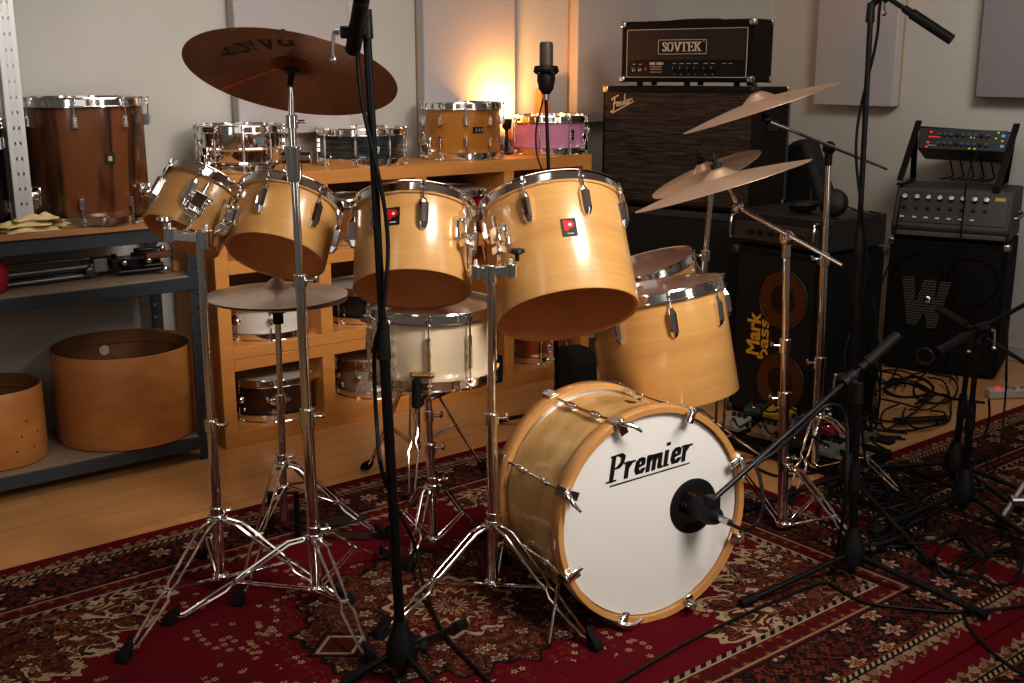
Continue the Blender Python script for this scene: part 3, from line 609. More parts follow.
# ------------------------------------------------------------------ stands
def collar(a,z,r,ang,t,wing=True,h=.032):
    """clamp collar with a wing screw around a pole"""
    d=V((math.cos(ang),math.sin(ang),0)); m=M(); p=V((a.x,a.y,z)); m.cyl(p-UPV*h/2,p+UPV*h/2,r+.0045,16); m.cyl(p,p+d*(r+.024),.005,8); 
    o=m.build('collar',CHROME,t,bevel=.0015)
    if wing:
        s=d.cross(UPV); q=p+d*(r+.026); M().tube([q-s*.016+UPV*.008,q-s*.006,q+s*.006,q+s*.016+UPV*.008],[.003,.005,.005,.003],8).build('wing_screw',CHROME,o)
    return o
def dleg(t,hub,ft,low,spread=.013,mt=None,footr=.020):
    """double-braced leg: two parallel rods, a lower strut and a rubber foot"""
    mt=mt or CHROME; hub=V(hub); ft=V(ft); low=V(low); d=(ft-hub); dn=d.normalized(); s=dn.cross(UPV).normalized()
    out=V((d.x,d.y,0)).normalized(); h0=hub+out*.022
    bow=dn.cross(s)*-.0
    knee=h0.lerp(ft,.13)+UPV*.018
    m=M()
    for q in (-1,1):
        pts=[h0+s*q*.010,knee+s*q*spread,h0.lerp(ft,.48)+UPV*.006+s*q*spread,h0.lerp(ft,.53)+UPV*.004+s*q*.006,h0.lerp(ft,.60)+s*q*(spread+.003),h0.lerp(ft,.90)+s*q*.009,ft+s*q*.003+UPV*.018]
        m.tube(pts,.0042,8)
    m.cyl(h0-s*.016,h0+s*.016,.006,8); md=h0.lerp(ft,.53)+UPV*.004; m.cyl(md-s*.012,md+s*.012,.005,8)
    lg=m.build('leg',mt,t)
    a=low+out*.022
    m=M()
    for q in (-1,1): m.tube([a+s*q*.009,md+s*q*.006],.003,6)
    m.build('strut',mt,lg)
    e=ft+out*.012; f=frame(V((e.x,e.y,.012)),s,UPV,s.cross(UPV)) ; ang=out
    m=M(); b0=V((ft.x,ft.y,.012))-out*.012; i=[]
    for p,w,z0,z1 in ((b0-out*.014+UPV*.03,.008,.0,.030),(b0+out*.002,.013,.0,.038),(b0+out*.026,footr*.85,.0,.024),(b0+out*.034,footr*.7,.0,.010)):
        zb=.011 if p is not None else 0; base=V((p.x,p.y,.011)) ; lo=base.z+(.022 if w<.01 else 0); hi=base.z+z1+(.022 if w<.01 else 0)
        i.append([m.pt((base.x-s.x*w,base.y-s.y*w,lo)),m.pt((base.x+s.x*w,base.y+s.y*w,lo)),m.pt((base.x+s.x*w*.8,base.y+s.y*w*.8,hi)),m.pt((base.x-s.x*w*.8,base.y-s.y*w*.8,hi))])
    for A,B in zip(i,i[1:]):
        for k in range(4): m.f.append((A[k],A[(k+1)%4],B[(k+1)%4],B[k]))
    m.f.append(tuple(reversed(i[0]))); m.f.append(tuple(i[-1])); m.build('rubber_foot',RUBBER,lg,bevel=.002)
    return lg
def stand(name,label,cat,base,hubz,feet,poles,lowz=.05,group=None,r=.0145):
    """poles: list of (z0,z1,radius); feet on the rug"""
    t=thing(name,label,cat,(base.x,base.y,.012),group)
    for (p0,p1,rr) in poles: M().cyl(p0,p1,rr,18).build('pole',CHROME,t)
    hub=V((base.x,base.y,hubz)); m=M(); m.cyl(hub-UPV*.014,hub+UPV*.014,r+.008,18); m.build('leg_collar',CHROME,t,bevel=.003)
    low=V((base.x,base.y,lowz)); m=M(); m.cyl(low-UPV*.008,low+UPV*.008,r+.010,18); m.build('lower_collar',CHROME,t,bevel=.003)
    for f in feet: dleg(t,hub,f,low)
    d=V((-RT)); collar(base,hubz+.02,r,math.atan2(RT.y,RT.x)+.4,t)
    return t
def at_z(p0,p1,z): k=(z-p0.z)/(p1.z-p0.z); return p0.lerp(p1,k)
def fz(*p): q=G(*p); q.z=.011; return q
AR=math.atan2(RT.y,RT.x)
# S2: left tom stand
b=G(222,592); top=UP(b,200,244)
S2=stand('tom_stand','chrome tom stand at the left carrying the two smallest concert toms','tom stand',b,.225,[fz(126,664),fz(346,606),fz(203,562)],[(V((b.x,b.y,.04)),at_z(b,top,.50),.0145),(at_z(b,top,.48),top,.0115)],.05,'chrome drum stands')
collar(at_z(b,top,.50),.50,.0145,AR,S2)
def holder(t,top,ends,knob):
    m=M(); m.cyl(top-UPV*.03,top+UPV*.02,.019,18)
    for e in ends: m.box((0,0,0),((e-top).length,.022,.026),T=frame((top+e)/2,(e-top).normalized(),UPV.cross((e-top).normalized()),UPV))
    for e in ends: m.cyl(e-UPV*.019,e+UPV*.019,.018,16); m.cyl(e,e+UPV*.034,.006,8)
    h=m.build('tom_holder',CHROME,t,bevel=.003)
    k=M(); k.cyl(knob,knob+UPV*.02,.006,8); k.lathe([(0,.034),(.02,.032),(.022,.024),(.012,.018),(0,.018)],12,T=MX.Translation(knob)); k.build('wing_nut',BLACKM if t is not S2 else CHROME,h)
    return h
def lrod(t,e,br):
    pts=[e,V((br.x,br.y,e.z))*.9+e*.1,V((br.x,br.y,e.z+.015)),br+UPV*.02] if (V((br.x,br.y,0))-V((e.x,e.y,0))).length>.02 else [e,br]
    M().tube(smoothpath(pts,5),.0062,10).build('rod',CHROME,t)
e1=D(168,236,top.dot(FW)*math.cos(P)+.02+.1); 
zt=(top-CAM).dot(F3)
e1=D(170,235,zt); e2=D(207,237,zt+.02); h=holder(S2,D(203,238,zt),[e1,e2],D(165,229,zt))
lrod(S2,D(185,231,zt+.02),B1); lrod(S2,e2,B2)
# S3: centre tom stand
b=G(493,597); top=UP(b,491,280)
S3=stand('tom_stand','chrome tom stand in the centre carrying the two largest concert toms','tom stand',b,.222,[fz(594,652),fz(382,640),fz(507,568)],[(V((b.x,b.y,.04)),at_z(b,top,.53),.0155),(at_z(b,top,.51),top,.0115)],.045,'chrome drum stands')
collar(at_z(b,top,.53),.53,.0155,AR,S3)
zt=(top-CAM).dot(F3); e1=D(476,272,zt); e2=D(511,270,zt)
holder(S3,D(490,272,zt),[e1,e2],D(517,261,zt)); lrod(S3,e1,B3); lrod(S3,e2,B4)
# S1: big cymbal stand in front
def cymbal(name,label,px,py,z,s,tilt,Rc,mt,group,bell=.10,h=None,M_=None):
    T=M_ if M_ is not None else axisM(px,py,z,s,tilt)
    t=thing(name,label,'cymbal',T,group); h=h or Rc*.13
    pr=[(.006,h+.022),(Rc*.05,h+.021),(Rc*.12,h+.010),(Rc*.20,h-.006)]+[(Rc*(.22+.78*k/10),(h-.008)*(1-(k/10)**1.25)) for k in range(11)]
    lower=[(r,z-.0014) for r,z in reversed(pr)]
    m=M(T); m.lathe(pr+lower,96,closed=True); m.build('bronze',mt,t,sharp=60)
    return t,T
def topnut(T,z,parent,up=True):
    m=M(T); m.cyl((0,0,z-.008),(0,0,z+.010),.017,14); o=m.build('felt_washer',mat('black_felt',(.01,.01,.01),.9),parent)
    m=M(T); m.cyl((0,0,z+.006),(0,0,z+.045),.004,8); m.box((0,0,z+.028),(.034,.009,.016)); m.cyl((0,0,z+.012),(0,0,z+.026),.009,12); m.build('wing_nut',BLACK,parent,bevel=.002)
b=G(317,606); top=UP(b,291,108)
S1=stand('cymbal_stand','chrome straight cymbal stand in front holding the big dark cymbal','cymbal stand',b,.205,[fz(171,627),fz(371,668),fz(386,562)],[(V((b.x,b.y,.045)),at_z(b,top,.55),.0165),(at_z(b,top,.53),at_z(b,top,.92),.0135),(at_z(b,top,.90),at_z(b,top,1.34),.0105)],.055,'chrome drum stands')
collar(at_z(b,top,.55),.55,.0165,AR+.2,S1,h=.05); collar(at_z(b,top,.92),.92,.0135,AR,S1)
q=at_z(b,top,1.235); m=M(); m.cyl(q-UPV*.06,q+UPV*.03,.018,18,.024); m.cyl(q-RT*.03,q+RT*.045,.016,14); m.build('tilter_clamp',CHROME,S1,bevel=.002); collar(at_z(b,top,1.325),1.325,.0105,AR,S1,wing=False)
CT,cT=cymbal('ride_cymbal','big dark bronze ride cymbal hanging high at the left, seen from below',291.5,75,2.78,.36,10.5,.264,CYMD,'cymbals')
ctr=cT@V((0,0,.0)); q=at_z(b,top,1.33)
m=M(); m.tube([q,q.lerp(ctr,.5)+UPV*.004,cT@V((0,0,-.015)),cT@V((0,0,.075))],[.0085,.007,.004,.004],10); m.build('tilter_rod',CHROME,S1)
M(cT).lathe([(0,.005),(.018,.006),(.019,.016),(0,.020)],16).build('cymbal_sleeve',BLACK,S1)
m=M(cT); m.cyl((0,0,-.03),(0,0,.012),.0075,10); m.build('sleeve_stem',BLACK,S1)
xx_,yy_=(cT.to_3x3()@V((1,0,0))),(cT.to_3x3()@V((0,1,0)))
text('logo','PAiSTe',.095,cT@rz(R(228))@tr(-.0,.165,.0115)@rx(PI+R(7)),INK,CT,.0012,.3,.0001)
m=M(); q0=cT@V((-.0,0,.012)); 
STRK=mat('orange_red_strip',(.75,.10,.02),.5)  # thin orange-red strip laid along the cymbal's underside
zz=lambda r:(.03432-.008)*(1-max(0,(r/.264-.22)/.78)**1.25)-.0022
m=M(cT@rz(R(222))); prev=None
for k in range(15):
    r=.05+.211*k/14; a=m.pt((r,-.003-.0015*math.sin(k*2.1),zz(r))); c=m.pt((r,.003+.0015*math.sin(k*1.7),zz(r)))
    if prev: m.f.append((prev[0],a,c,prev[1]))
    prev=(a,c)
m.build('red_streak',STRK,CT)
# hi-hat
b=G(285,537); top=UP(b,277,296); HZ=top.z
HH=stand('hihat_stand','chrome hi-hat stand with a black pedal behind the front cymbal stand','hi-hat stand',b,.245,[fz(240,607),fz(383,541),fz(330,502)],[(V((b.x,b.y,.06)),at_z(b,top,.46),.0125),(at_z(b,top,.44),at_z(b,top,HZ-.04),.0095),(at_z(b,top,HZ-.05),at_z(b,top,HZ+.10),.0035)],.17,'chrome drum stands',.0125)
collar(at_z(b,top,.46),.46,.0125,AR-2.6,HH)
m=M(); u=V((b.x,b.y,0)); side=RT*.042
m.tube([u-side+UPV*.015,u-side+UPV*.15,u+side+UPV*.15,u+side+UPV*.015],.010,8); fp=M(); pd=(G(362,540)-b); pd.z=0; pd=pd.normalized()
m.build('pedal_frame',BLACKM,HH)
T=frame(u+pd*.05+UPV*.03,pd,UPV.cross(pd),UPV); M(T@ry(R(-12))).prism([(0,-.02),(.04,-.032),(.18,-.036),(.22,-.026),(.22,.026),(.18,.036),(.04,.032),(0,.02)],.006).build('footboard',BLACK,HH,bevel=.002)
M(T).box((.11,0,-.017),(.24,.05,.004)).build('base_plate',BLACKM,HH)
hm=upM((top.x,top.y,top.z+.005))
HCt,_=cymbal('hihat_top_cymbal','upper hi-hat cymbal of the pair under the second smallest concert tom',0,0,0,0,0,.213,CYMH,'cymbals',h=.030,M_=hm)
hm2=upM((top.x,top.y,top.z-.006))@rx(PI)@rx(R(-1.5)); HCb,_=cymbal('hihat_bottom_cymbal','lower hi-hat cymbal of the pair, turned upside down',0,0,0,0,0,.211,CYMH,'cymbals',h=.028,M_=hm2)
m=M(hm); m.cyl((0,0,.045),(0,0,.075),.011,12); m.cyl((0,.0,.06),(.03,0,.06),.004,8); m.build('hihat_clutch',CHROME,HH)
m=M(upM((top.x,top.y,top.z-.075))); m.cyl((0,0,-.01),(0,0,.03),.016,14); m.lathe([(0,.034),(.03,.034),(.032,.028),(.014,.02),(0,.02)],20); m.build('cymbal_seat',BLACK,HH)
# right cymbal stands
def boomstand(name,label,bpx,toppx,hubz,feet,ba,bb,tip,joints,lowz,cm=None):
    b=G(*bpx); top=UP(b,*toppx)
    t=stand(name,label,'cymbal stand',b,hubz,[fz(*f) for f in feet],[(V((b.x,b.y,lowz-.01)),at_z(b,top,joints[0]),.0165),(at_z(b,top,joints[0]-.02),at_z(b,top,joints[1]),.0135),(at_z(b,top,joints[1]-.02),top,.0105)],lowz,'chrome drum stands')
    for j,rr in zip(joints,(.0165,.0135)): collar(at_z(b,top,j),j,rr,AR+PI,t,h=.045)
    zt=(top-CAM).dot(F3); A=D(*ba); B=D(*bb)
    M().tube([A,A.lerp(B,.5),B],[.0055,.0065,.0065],10).build('boom_arm',CHROME,t)
    m=M(); nrm=ray(512,300).normalized(); m.ball(top,.024,16); m.cyl(top-nrm*.028,top+nrm*.028,.012,14); m.cyl(top-UPV*.06,top-UPV*.01,.014,14); m.build('boom_clamp',cm or CHROME,t,bevel=.003)
    m=M(); m.ball(B,.018,14); m.cyl(B-nrm*.022,B+nrm*.022,.009,12); T=D(*tip); m.tube([B,B.lerp(T,.4),T],[.008,.005,.0038],10); m.build('tilter',cm or CHROME,t,bevel=.002)
    return t,B,T
C1,_,_=boomstand('cymbal_boom_stand','chrome boom stand nearest the bass drum, holding the lowest right-hand cymbal',(782,532),(787,238),.225,[(836,528),(703,470),(873,568)],(842,265,3.30),(738,207,3.45),(722,172,3.45),(.45,.62),.03)
t,T=cymbal('crash_cymbal','lowest cymbal on the right, a wide pale bronze ride in front of the grille cabinet',722,186,3.45,-.045,-17.0,.278,CYML,'cymbals'); topnut(T,.062,t)
C2,_,_=boomstand('cymbal_boom_stand','chrome boom stand farther right, holding the highest pale cymbal',(815,472),(829,148),.22,[(905,500),(770,440),(790,505)],(887,169,3.9),(766,120,3.75),(757,98,3.75),(.42,.80),.03,BLACKM)
t,T=cymbal('crash_cymbal','highest pale bronze cymbal, in front of the amplifier head right corner',761,108,3.75,-.035,-18.5,.270,CYML,'cymbals'); topnut(T,.060,t)
b=G(700,430); b=V((3.02,2.72,0)); 
pt=proj=None
top=UP(b,712,185)
C3=stand('cymbal_stand','chrome straight cymbal stand between the floor toms and dark cabinets','cymbal stand',b,.22,[b+V((.27,-.16,.011)),b+V((-.02,.30,.011)),b+V((-.25,-.17,.011))],[(V((b.x,b.y,.03)),at_z(b,top,.55),.0155),(at_z(b,top,.53),at_z(b,top,.80),.0125),(at_z(b,top,.78),top,.0095)],.045,'chrome drum stands')
collar(at_z(b,top,.55),.55,.0155,AR,C3); collar(at_z(b,top,.80),.80,.0125,AR+PI,C3,h=.04)
zt=(top-CAM).dot(F3)
t,T=cymbal('crash_cymbal','small bronze cymbal overlapping the lowest one, lit orange along its left edge',706,174,zt,-.17,-23,.205,CYML,'cymbals'); topnut(T,.050,t)
M().tube([top-UPV*.03,T@V((0,0,-.005)),T@V((0,0,.07))],[.007,.0042,.0042],8).build('tilter',CHROME,C3)
# snare stand
b=G(434,560); top=UP(b,428,396)
SS=stand('snare_stand','chrome snare stand under the cream snare drum','snare stand',b,.235,[fz(386,540),fz(410,572),fz(484,541)],[(V((b.x,b.y,.06)),at_z(b,top,.36),.0135),(at_z(b,top,.34),top,.011)],.07,'chrome drum stands',.0135)
collar(at_z(b,top,.36),.36,.0135,AR,SS); collar(at_z(b,top,.46),.46,.011,AR,SS)
sz=MW[SN].translation.z-.019
for k in range(3):
    a=AR+R(20+120*k); d=V((math.cos(a),math.sin(a),0)); c=V((sx.x,sx.y,0)); q=V((c.x,c.y,sz-.03))
    M().tube([V((top.x,top.y,top.z-.01)),q+d*.10,q+d*.17],[.009,.008,.007],8).build('basket_arm',CHROME,SS)
    m=M(); m.tube([q+d*.165,q+d*.200,q+d*.201+UPV*.075],[.013,.014,.012],10); m.build('rubber_tip',RUBBER,SS)
# throne
c=V((2.14,3.22,0)); t=thing('drum_throne','black round drum throne on chrome tripod legs behind the cream snare','drum throne',(c.x,c.y,0))
M(MX.Translation(c)).lathe([(0,.47),(.14,.472),(.165,.485),(.175,.51),(.172,.545),(.15,.562),(0,.567)],40).build('seat',mat('black_vinyl',(.01,.01,.01),.5),t)
M().cyl(c+UPV*.12,c+UPV*.47,.014,16).build('pole',CHROME,t)
for px,py in ((367,472),(484,472),(412,508)):
    f=fz(px,py); f.z=.012 if f.y<3.34 else .003; dleg(t,c+UPV*.40,f,c+UPV*.14,spread=.014)
# ------------------------------------------------------------------ microphone stands
def micstand(label,b,z0,top,feet,boom,grp='black microphone stands',clutch=True,weight=(0,.32),r=.0125,hubr=.034,hubh=.09):
    """b: ground point, boom: (near/counterweight end, far end) or None"""
    t=thing('microphone_stand',label,'microphone stand',(b.x,b.y,z0),grp); hub=V((b.x,b.y,z0+.085))
    M(MX.Translation(hub)).lathe([(0,-.04),(hubr*1.12,-.038),(hubr*1.15,-.02),(hubr*.95,.02),(hubr*.62,.05),(hubr*.5,.07),(0,.07)],24).build('hub',BLACK,t)
    M().cyl(V((b.x,b.y,z0+.012)),hub,.011,14).build('center_post',BLACKM,t)
    mid=at_z(b,top,z0+(top.z-z0)*.55)
    M().cyl(hub,mid,r,16).build('lower_pole',BLACKM,t); M().cyl(mid-UPV*.02,top,r*.72,14).build('upper_pole',BLACKM,t)
    M().cyl(mid-UPV*.05,mid+UPV*.035,r*1.35,16,r*1.1).build('height_grip',BLACK,t)
    for f in feet:
        d=V((f.x-b.x,f.y-b.y,0)); dn=d.normalized(); a=hub+dn*.02-UPV*.012; e=V((f.x,f.y,z0+.016)); lg=M().cyl(a,e,.0085,12).build('leg',BLACKM,t)
        M().cyl(e-(e-a).normalized()*.045,e+(e-a).normalized()*.006,.013,12).build('rubber_foot',RUBBER,lg)
    m=M(); s=(hub+RT*.04); m.cyl(hub+RT*.02,hub+RT*.05,.007,8); m.cyl(hub+RT*.05,hub+RT*.064,.016,10); m.build('hub_knob',BLACK,t)
    if boom:
        A,B=boom; dn=(B-A).normalized(); bm=M().cyl(A,B,.0075,12).build('boom_arm',BLACKM,t)
        M().cyl(A+dn*weight[0],A+dn*(weight[0]+weight[1]*.42),.0165,16).build('counterweight',BLACK,bm); M().cyl(A+dn*(weight[0]+weight[1]*.42),A+dn*(weight[0]+weight[1]*.5),.012,14).build('end_sleeve',BLACK,bm)
        k=max(0,min(1,(top-A).dot(dn)/(B-A).length)); q=A.lerp(B,k); m=M(); m.cyl(q-dn*.026,q+dn*.026,.017,14); m.cyl(top-UPV*.05,top+UPV*.01,.0145,14,.012); m.cyl(top,q,.011,10)
        n=dn.cross(UPV).normalized(); m.cyl(q-n*.02,q+n*.032,.013,12); m.build('boom_clutch',BLACK,t,bevel=.001)
        mm=M(); h=q+n*.036; mm.cyl(h,h+n*.012,.006,8); mm.tube([h+n*.01,h+n*.014-UPV*.03,h+n*.014-UPV*.05],[.004,.0035,.0035],8); mm.ball(h+n*.014-UPV*.056,.009,10); mm.build('locking_handle',STEEL,t)
    return t
# M1 in front
b=G(402,683); b.z=0; top=UP(b,366,14); zt=(top-CAM).dot(F3)
micstand('tall black boom stand in the front, crossing the left toms',b,.011,top,[fz(463,633),fz(345,692),b+V((-.02,-.34,0))],(D(353,50,zt+.02),D(372,-60,zt-.25)),weight=(0,.36))
# M3 tall at right
b=G(846,497); top=UP(b,871,6); zt=(top-CAM).dot(F3)
micstand('tall black boom stand at the upper right, its arm end pointing down right',b,.011,top,[fz(928,570),fz(745,517),fz(905,470)],(D(952,40,zt-.05),D(800,-60,zt+.1)),weight=(0,.36))
# M2: bass drum mic
b=G(850,580); top=UP(b,859,386); zt=(top-CAM).dot(F3)
mpx=MW[BD]@V((hc[0],hc[1],BL)); mic_back=mpx+ax*.10; 
A=D(897,336,zt+.10); gq=D(742,498,2.93)
micstand('short black boom stand whose arm reaches into the bass drum port',b,.011,top,[fz(742,612),fz(984,624),fz(905,545)],(A,mpx+ax*.075+V((0,0,.045))),weight=(0,.34))
# kick mic
mk=thing('kick_microphone','black microphone poking into the bass drum port','microphone',facing(mpx+ax*.085,ax)); TT=MW[mk]
md_=(D(722,515,2.95)-mpx)
Tm=frame(mpx+ax*.02,xx,ax.cross(xx),ax)
M(Tm).lathe([(0,-.075),(.027,-.074),(.031,-.066),(.031,-.02),(.0305,-.018),(.0305,.045),(.022,.070),(.013,.085),(0,.085)],28).build('mic_body',BLACK,mk)
for k in range(5):
    for q in range(3): M(Tm).box((.030*math.cos(TAU*(k+.3)/5),.030*math.sin(TAU*(k+.3)/5),-.052+.014*q),(.006,.012,.005)).build('silver_slot',STEEL,mk)
M(Tm).box((0,.036,.050),(.028,.03,.04)).build('mic_clip',BLACK,mk,bevel=.003)
xl=M(Tm).cyl((0,0,.083),(0,0,.125),.0095,14).build('connector',STEEL,mk)
# M4 M5 on the right
b=G(961,515); top=UP(b,979,330); zt=(top-CAM).dot(F3)
micstand('front black boom stand of the right-hand pair, arm rising to the right',b,.011,top,[fz(1052,562),fz(872,541),b+V((.18,.30,0))],(D(937,353,zt-.12),D(1060,285,zt+.2)),weight=(0,.34))
b=G(952,485); top=UP(b,971,338); zt=(top-CAM).dot(F3)
micstand('rear black boom stand of the right-hand pair, arm sinking to the right',b,.011,top,[fz(862,475),fz(1045,507),b+V((-.1,-.30,0))],(D(938,309,zt+.14),D(1040,372,zt-.15)),weight=(0,.3))
# condenser mic stand behind the toms
b=V((2.94,3.36,0)); top=UP(b,546,98); zt=(top-CAM).dot(F3)
t=micstand('slim black microphone stand rising behind the two largest toms',b,0.0,top,[b+V((.26,.05,0)),b+V((-.17,.20,0)),b+V((-.08,-.26,0))],None,r=.010)
q=UP(b,545,177); M().cyl(q-RT*.035,q+RT*.05,.019,14).build('clamp_knob',BLACK,t); M().cyl(q-UPV*.03,q+UPV*.02,.016,14).build('height_clamp',BLACK,t)
tm=thing('condenser_microphone','large grey condenser microphone upright in a black shock mount','microphone',upM((top.x,top.y,top.z))); T=MW[tm]
k=zt/1120
M(T@MX.Diagonal((.75,1,1,1))).lathe([(0,16*k),(6.4*k,16*k),(6.9*k,18*k),(6.9*k,26*k),(0,26*k)],28).build('mic_body',mat('dark_mic_body',(.02,.018,.017),.4,.5),tm)
M(T@MX.Diagonal((.75,1,1,1))).lathe([(6.6*k,26*k),(6.8*k,30*k),(6.8*k,51*k),(6.0*k,54*k),(3*k,54.5*k),(0,54.5*k)],28).build('mic_grille',perf('mic_mesh',(.16,.135,.11),(.06,.05,.04),400,.3,False),tm)
m=M(T); m.lathe([(8*k,14*k),(8.6*k,14*k),(9*k,18*k),(9*k,22*k),(8*k,24*k),(7*k,24*k),(7*k,14*k)],24,closed=True)
for q in range(4): a=TAU*q/4+.4; m.cyl((9*k*math.cos(a),9*k*math.sin(a),24*k),(12.5*k*math.cos(a),12.5*k*math.sin(a),27*k),2*k,8); 
m.lathe([(9*k,25*k),(11.5*k,25.5*k),(12.5*k,28*k),(11.5*k,31*k),(9*k,31.5*k),(8*k,28*k)],28,closed=True); m.lathe([(0,3*k),(4*k,4*k),(7.5*k,9*k),(8*k,14*k),(0,14*k)],24); m.build('shock_mount',BLACK,tm)
M(T).cyl((0,0,-2*k),(0,0,4*k),3*k,14).build('swivel_adapter',STEEL,tm)
def cable(pts,r,label,grp='black cables',name='audio_cable',mt=None):
    o=M().tube(smoothpath(pts,6),r,7).build(name,mt or CABLE,loc=tuple(V(pts[0])))
    if label: tag(o,label,'cable',grp)
    return o
cable([UP(V((2.94,3.36,0)),547,86),UP(V((2.94,3.36,0)),541,108),UP(V((2.94,3.36,0)),536,130),UP(V((2.94,3.36,0)),537,155),UP(V((2.94,3.36,0)),543,172),UP(V((2.94,3.36,0)),547,185)],.0035,'thin cable drooping beside the upright condenser microphone')
# the bar of a boom stand leg at the right edge
a0=fz(1000,531); a1=D(1040,462,(G(1003,530)-CAM).dot(F3)-.05); t=thing('stand_leg_tube','dull steel stand tube entering at the right picture edge','stand tube',(a0.x,a0.y,.011))
M().cyl(a0+UPV*.03,a1,.012,14).build('tube',STEEL,t); q=a0.lerp(a1,.42); M().cyl(q-RT*.022,q+RT*.022,.018,12).build('clamp',STEEL,t,bevel=.003); M().cyl(a0,a0+UPV*.035,.017,12).build('rubber_foot',RUBBER,t)
# ------------------------------------------------------------------ amplifiers
def boxframe(o,right): r=V(right).normalized(); n=r.cross(UPV); return frame(V(o),r,UPV,n) # x right, y up, z out of the front
FL=D(603,87,5.3); fd=V((.276,-.961,0)).normalized()
def reach(A,px):
    lo,hi=.2,1.4
    for _ in range(40):
        q=A+fd*((lo+hi)/2)-CAM
        if 512+F*q.dot(RT)/q.dot(F3)<px: lo=(lo+hi)/2
        else: hi=(lo+hi)/2
    return lo
W=reach(FL,757); ztop=1.378
BF=boxframe((FL.x,FL.y,0),fd)  # origin floor, front left
class CL:
    def __init__(s,F): s.F=F; s.l=[]
    def build(s,nm,mt,t,bevel=.008):
        for (x,y,z,q) in s.l: M(s.F).box((x,y,z),(q,q,q)).build(nm,mt,t,bevel=bevel)
def corner(m,x,y,z,s=.022): m.l.append((x,y,z,s))
# lower cabinet
t=thing('speaker_cabinet','black speaker cabinet on the floor under the one with the grille cloth','speaker cabinet',BF@tr(W/2,0,-.16))
M(BF).box((W/2,.415,-.19),(W,.81,.38)).build('cabinet_body',TOLEX,t,bevel=.012); M(BF).box((W/2,.415,.002),(W-.05,.75,.006)).build('grille',mat('black_grille_cloth',(.012,.012,.011),.85),t)
M(BF).box((W/2,.805,.004),(W,.03,.01)).build('front_trim',mat('dark_trim',(.045,.042,.038),.6),t)
for x in (.06,W-.06):
    for z in (-.04,-.30): M(BF).cyl((x,0,z),(x,.012,z),.02,12).build('foot',RUBBER,t)
# Fender cab
y0=.832; y1=ztop; hh_=y1-y0
t=thing('speaker_cabinet','speaker cabinet with dark woven grille cloth and silver script logo','speaker cabinet',BF@tr(W/2,y0,-.15))
M(BF).box((W/2,(y0+y1)/2,-.19),(W,hh_,.38)).build('cabinet_body',TOLEXB,t,bevel=.008)
M(BF).box((W/2,(y0+y1)/2-.005,.0015),(W-.034,hh_-.045,.003)).build('grille_cloth',GRILLE,t)
m=CL(BF)
for x in (.013,W-.013):
    for y in (y0+.013,y1-.013): corner(m,x,y,-.013,.032)
for y in (y0+.013,y1-.013): corner(m,W-.013,y,-.367,.032)
m.build('metal_corner',GOLDM,t,bevel=.008)
M(BF).box((W+.001,(y0+y1)/2,-.375),(.010,hh_-.05,.014)).build('edge_trim',GREYM,t)
M(BF).box((W+.004,(y0+y1)/2+.10,-.19),(.008,.05,.12)).build('side_handle',BLACK,t,bevel=.004)
FG=[[(.55,1.0),(.05,.8),(.25,.95),(.95,1.05)],[(.50,.95),(.18,-.1),(-.05,-.3),(-.18,-.15)],[(.25,.42),(.62,.50)],
 [(.62,.25),(.86,.40),(.80,.52),(.66,.40),(.70,.12),(.9,.18),(1.0,.45),(1.0,.12)],[(1.02,.35),(1.2,.48),(1.2,.14),(1.4,.26)],[(1.62,.44),(1.45,.4),(1.42,.16),(1.62,.24),(1.78,1.0)],[(1.64,.4),(1.68,.14),(1.84,.24)],[(1.88,.28),(2.06,.40),(2.0,.52),(1.88,.36),(1.94,.12),(2.14,.2),(2.22,.46),(2.22,.14)],[(2.22,.34),(2.36,.48),(2.62,.40)],[(.1,-.32),(1.2,-.1),(2.75,.2)]]
m=M(); m.nib(FG,(.13,.10),BF@tr(.055,y1-.105,.006)@rz(R(13))@MX.Diagonal((.043,.052,1,1)),.12); m.build('script_logo',mat('silver_script',(.72,.66,.52),.3,.6),t,smooth=False)
# Sovtek head
p=D(620,82,5.28); HO=boxframe((p.x,p.y,0),fd); HFw=reach(p,753); print('widths',W,HFw)
y0=ztop+.020; y1=y0+.272
t=thing('amplifier_head','black valve amplifier head with a white framed name plate','amplifier head',HO@tr(HFw/2,y0-.014,-.13))
prof=[(0,y0),(HFw,y0),(HFw,y1),(0,y1)]
M(HO).box((HFw/2,(y0+y1)/2,-.105),(HFw,y1-y0,.20)).build('case',TOLEXB,t,bevel=.010)
M(HO).box((HFw/2,y0+.165,-.004),(HFw-.075,.135,.006)).build('front_panel',mat('dark_brown_vinyl',(.022,.013,.009),.6),t)
PIP=mat('white_piping',(.45,.40,.33),.5)
m=M(HO); x0,x1,ya0,yb0=.035,HFw-.035,y0+.022,y0+.234
for (a,b_) in (((x0,ya0),(x1,ya0)),((x1,ya0),(x1,yb0)),((x1,yb0),(x0,yb0)),((x0,yb0),(x0,ya0))): m.cyl((*a,.001),(*b_,.001),.0022,6)
m.build('piping',PIP,t)
cp=M(HO).box((HFw/2,y0+.060,-.001),(HFw-.078,.072,.006)).build('control_panel',mat('black_control_panel',(.006,.006,.006),.35),t)
pl=M(HO); 
for (a,b_) in (((.20,y0+.125),(.44,y0+.125)),((.44,y0+.125),(.44,y0+.187)),((.44,y0+.187),(.20,y0+.187)),((.20,y0+.187),(.20,y0+.125))): pl.cyl((*a,.003),(*b_,.003),.002,6)
bp=M(HO).box((.32,y0+.156,.0),(.24,.062,.004)).build('name_plate',mat('black_plate',(.006,.006,.006),.4),t); 
pl.build('plate_border',PIP,bp)
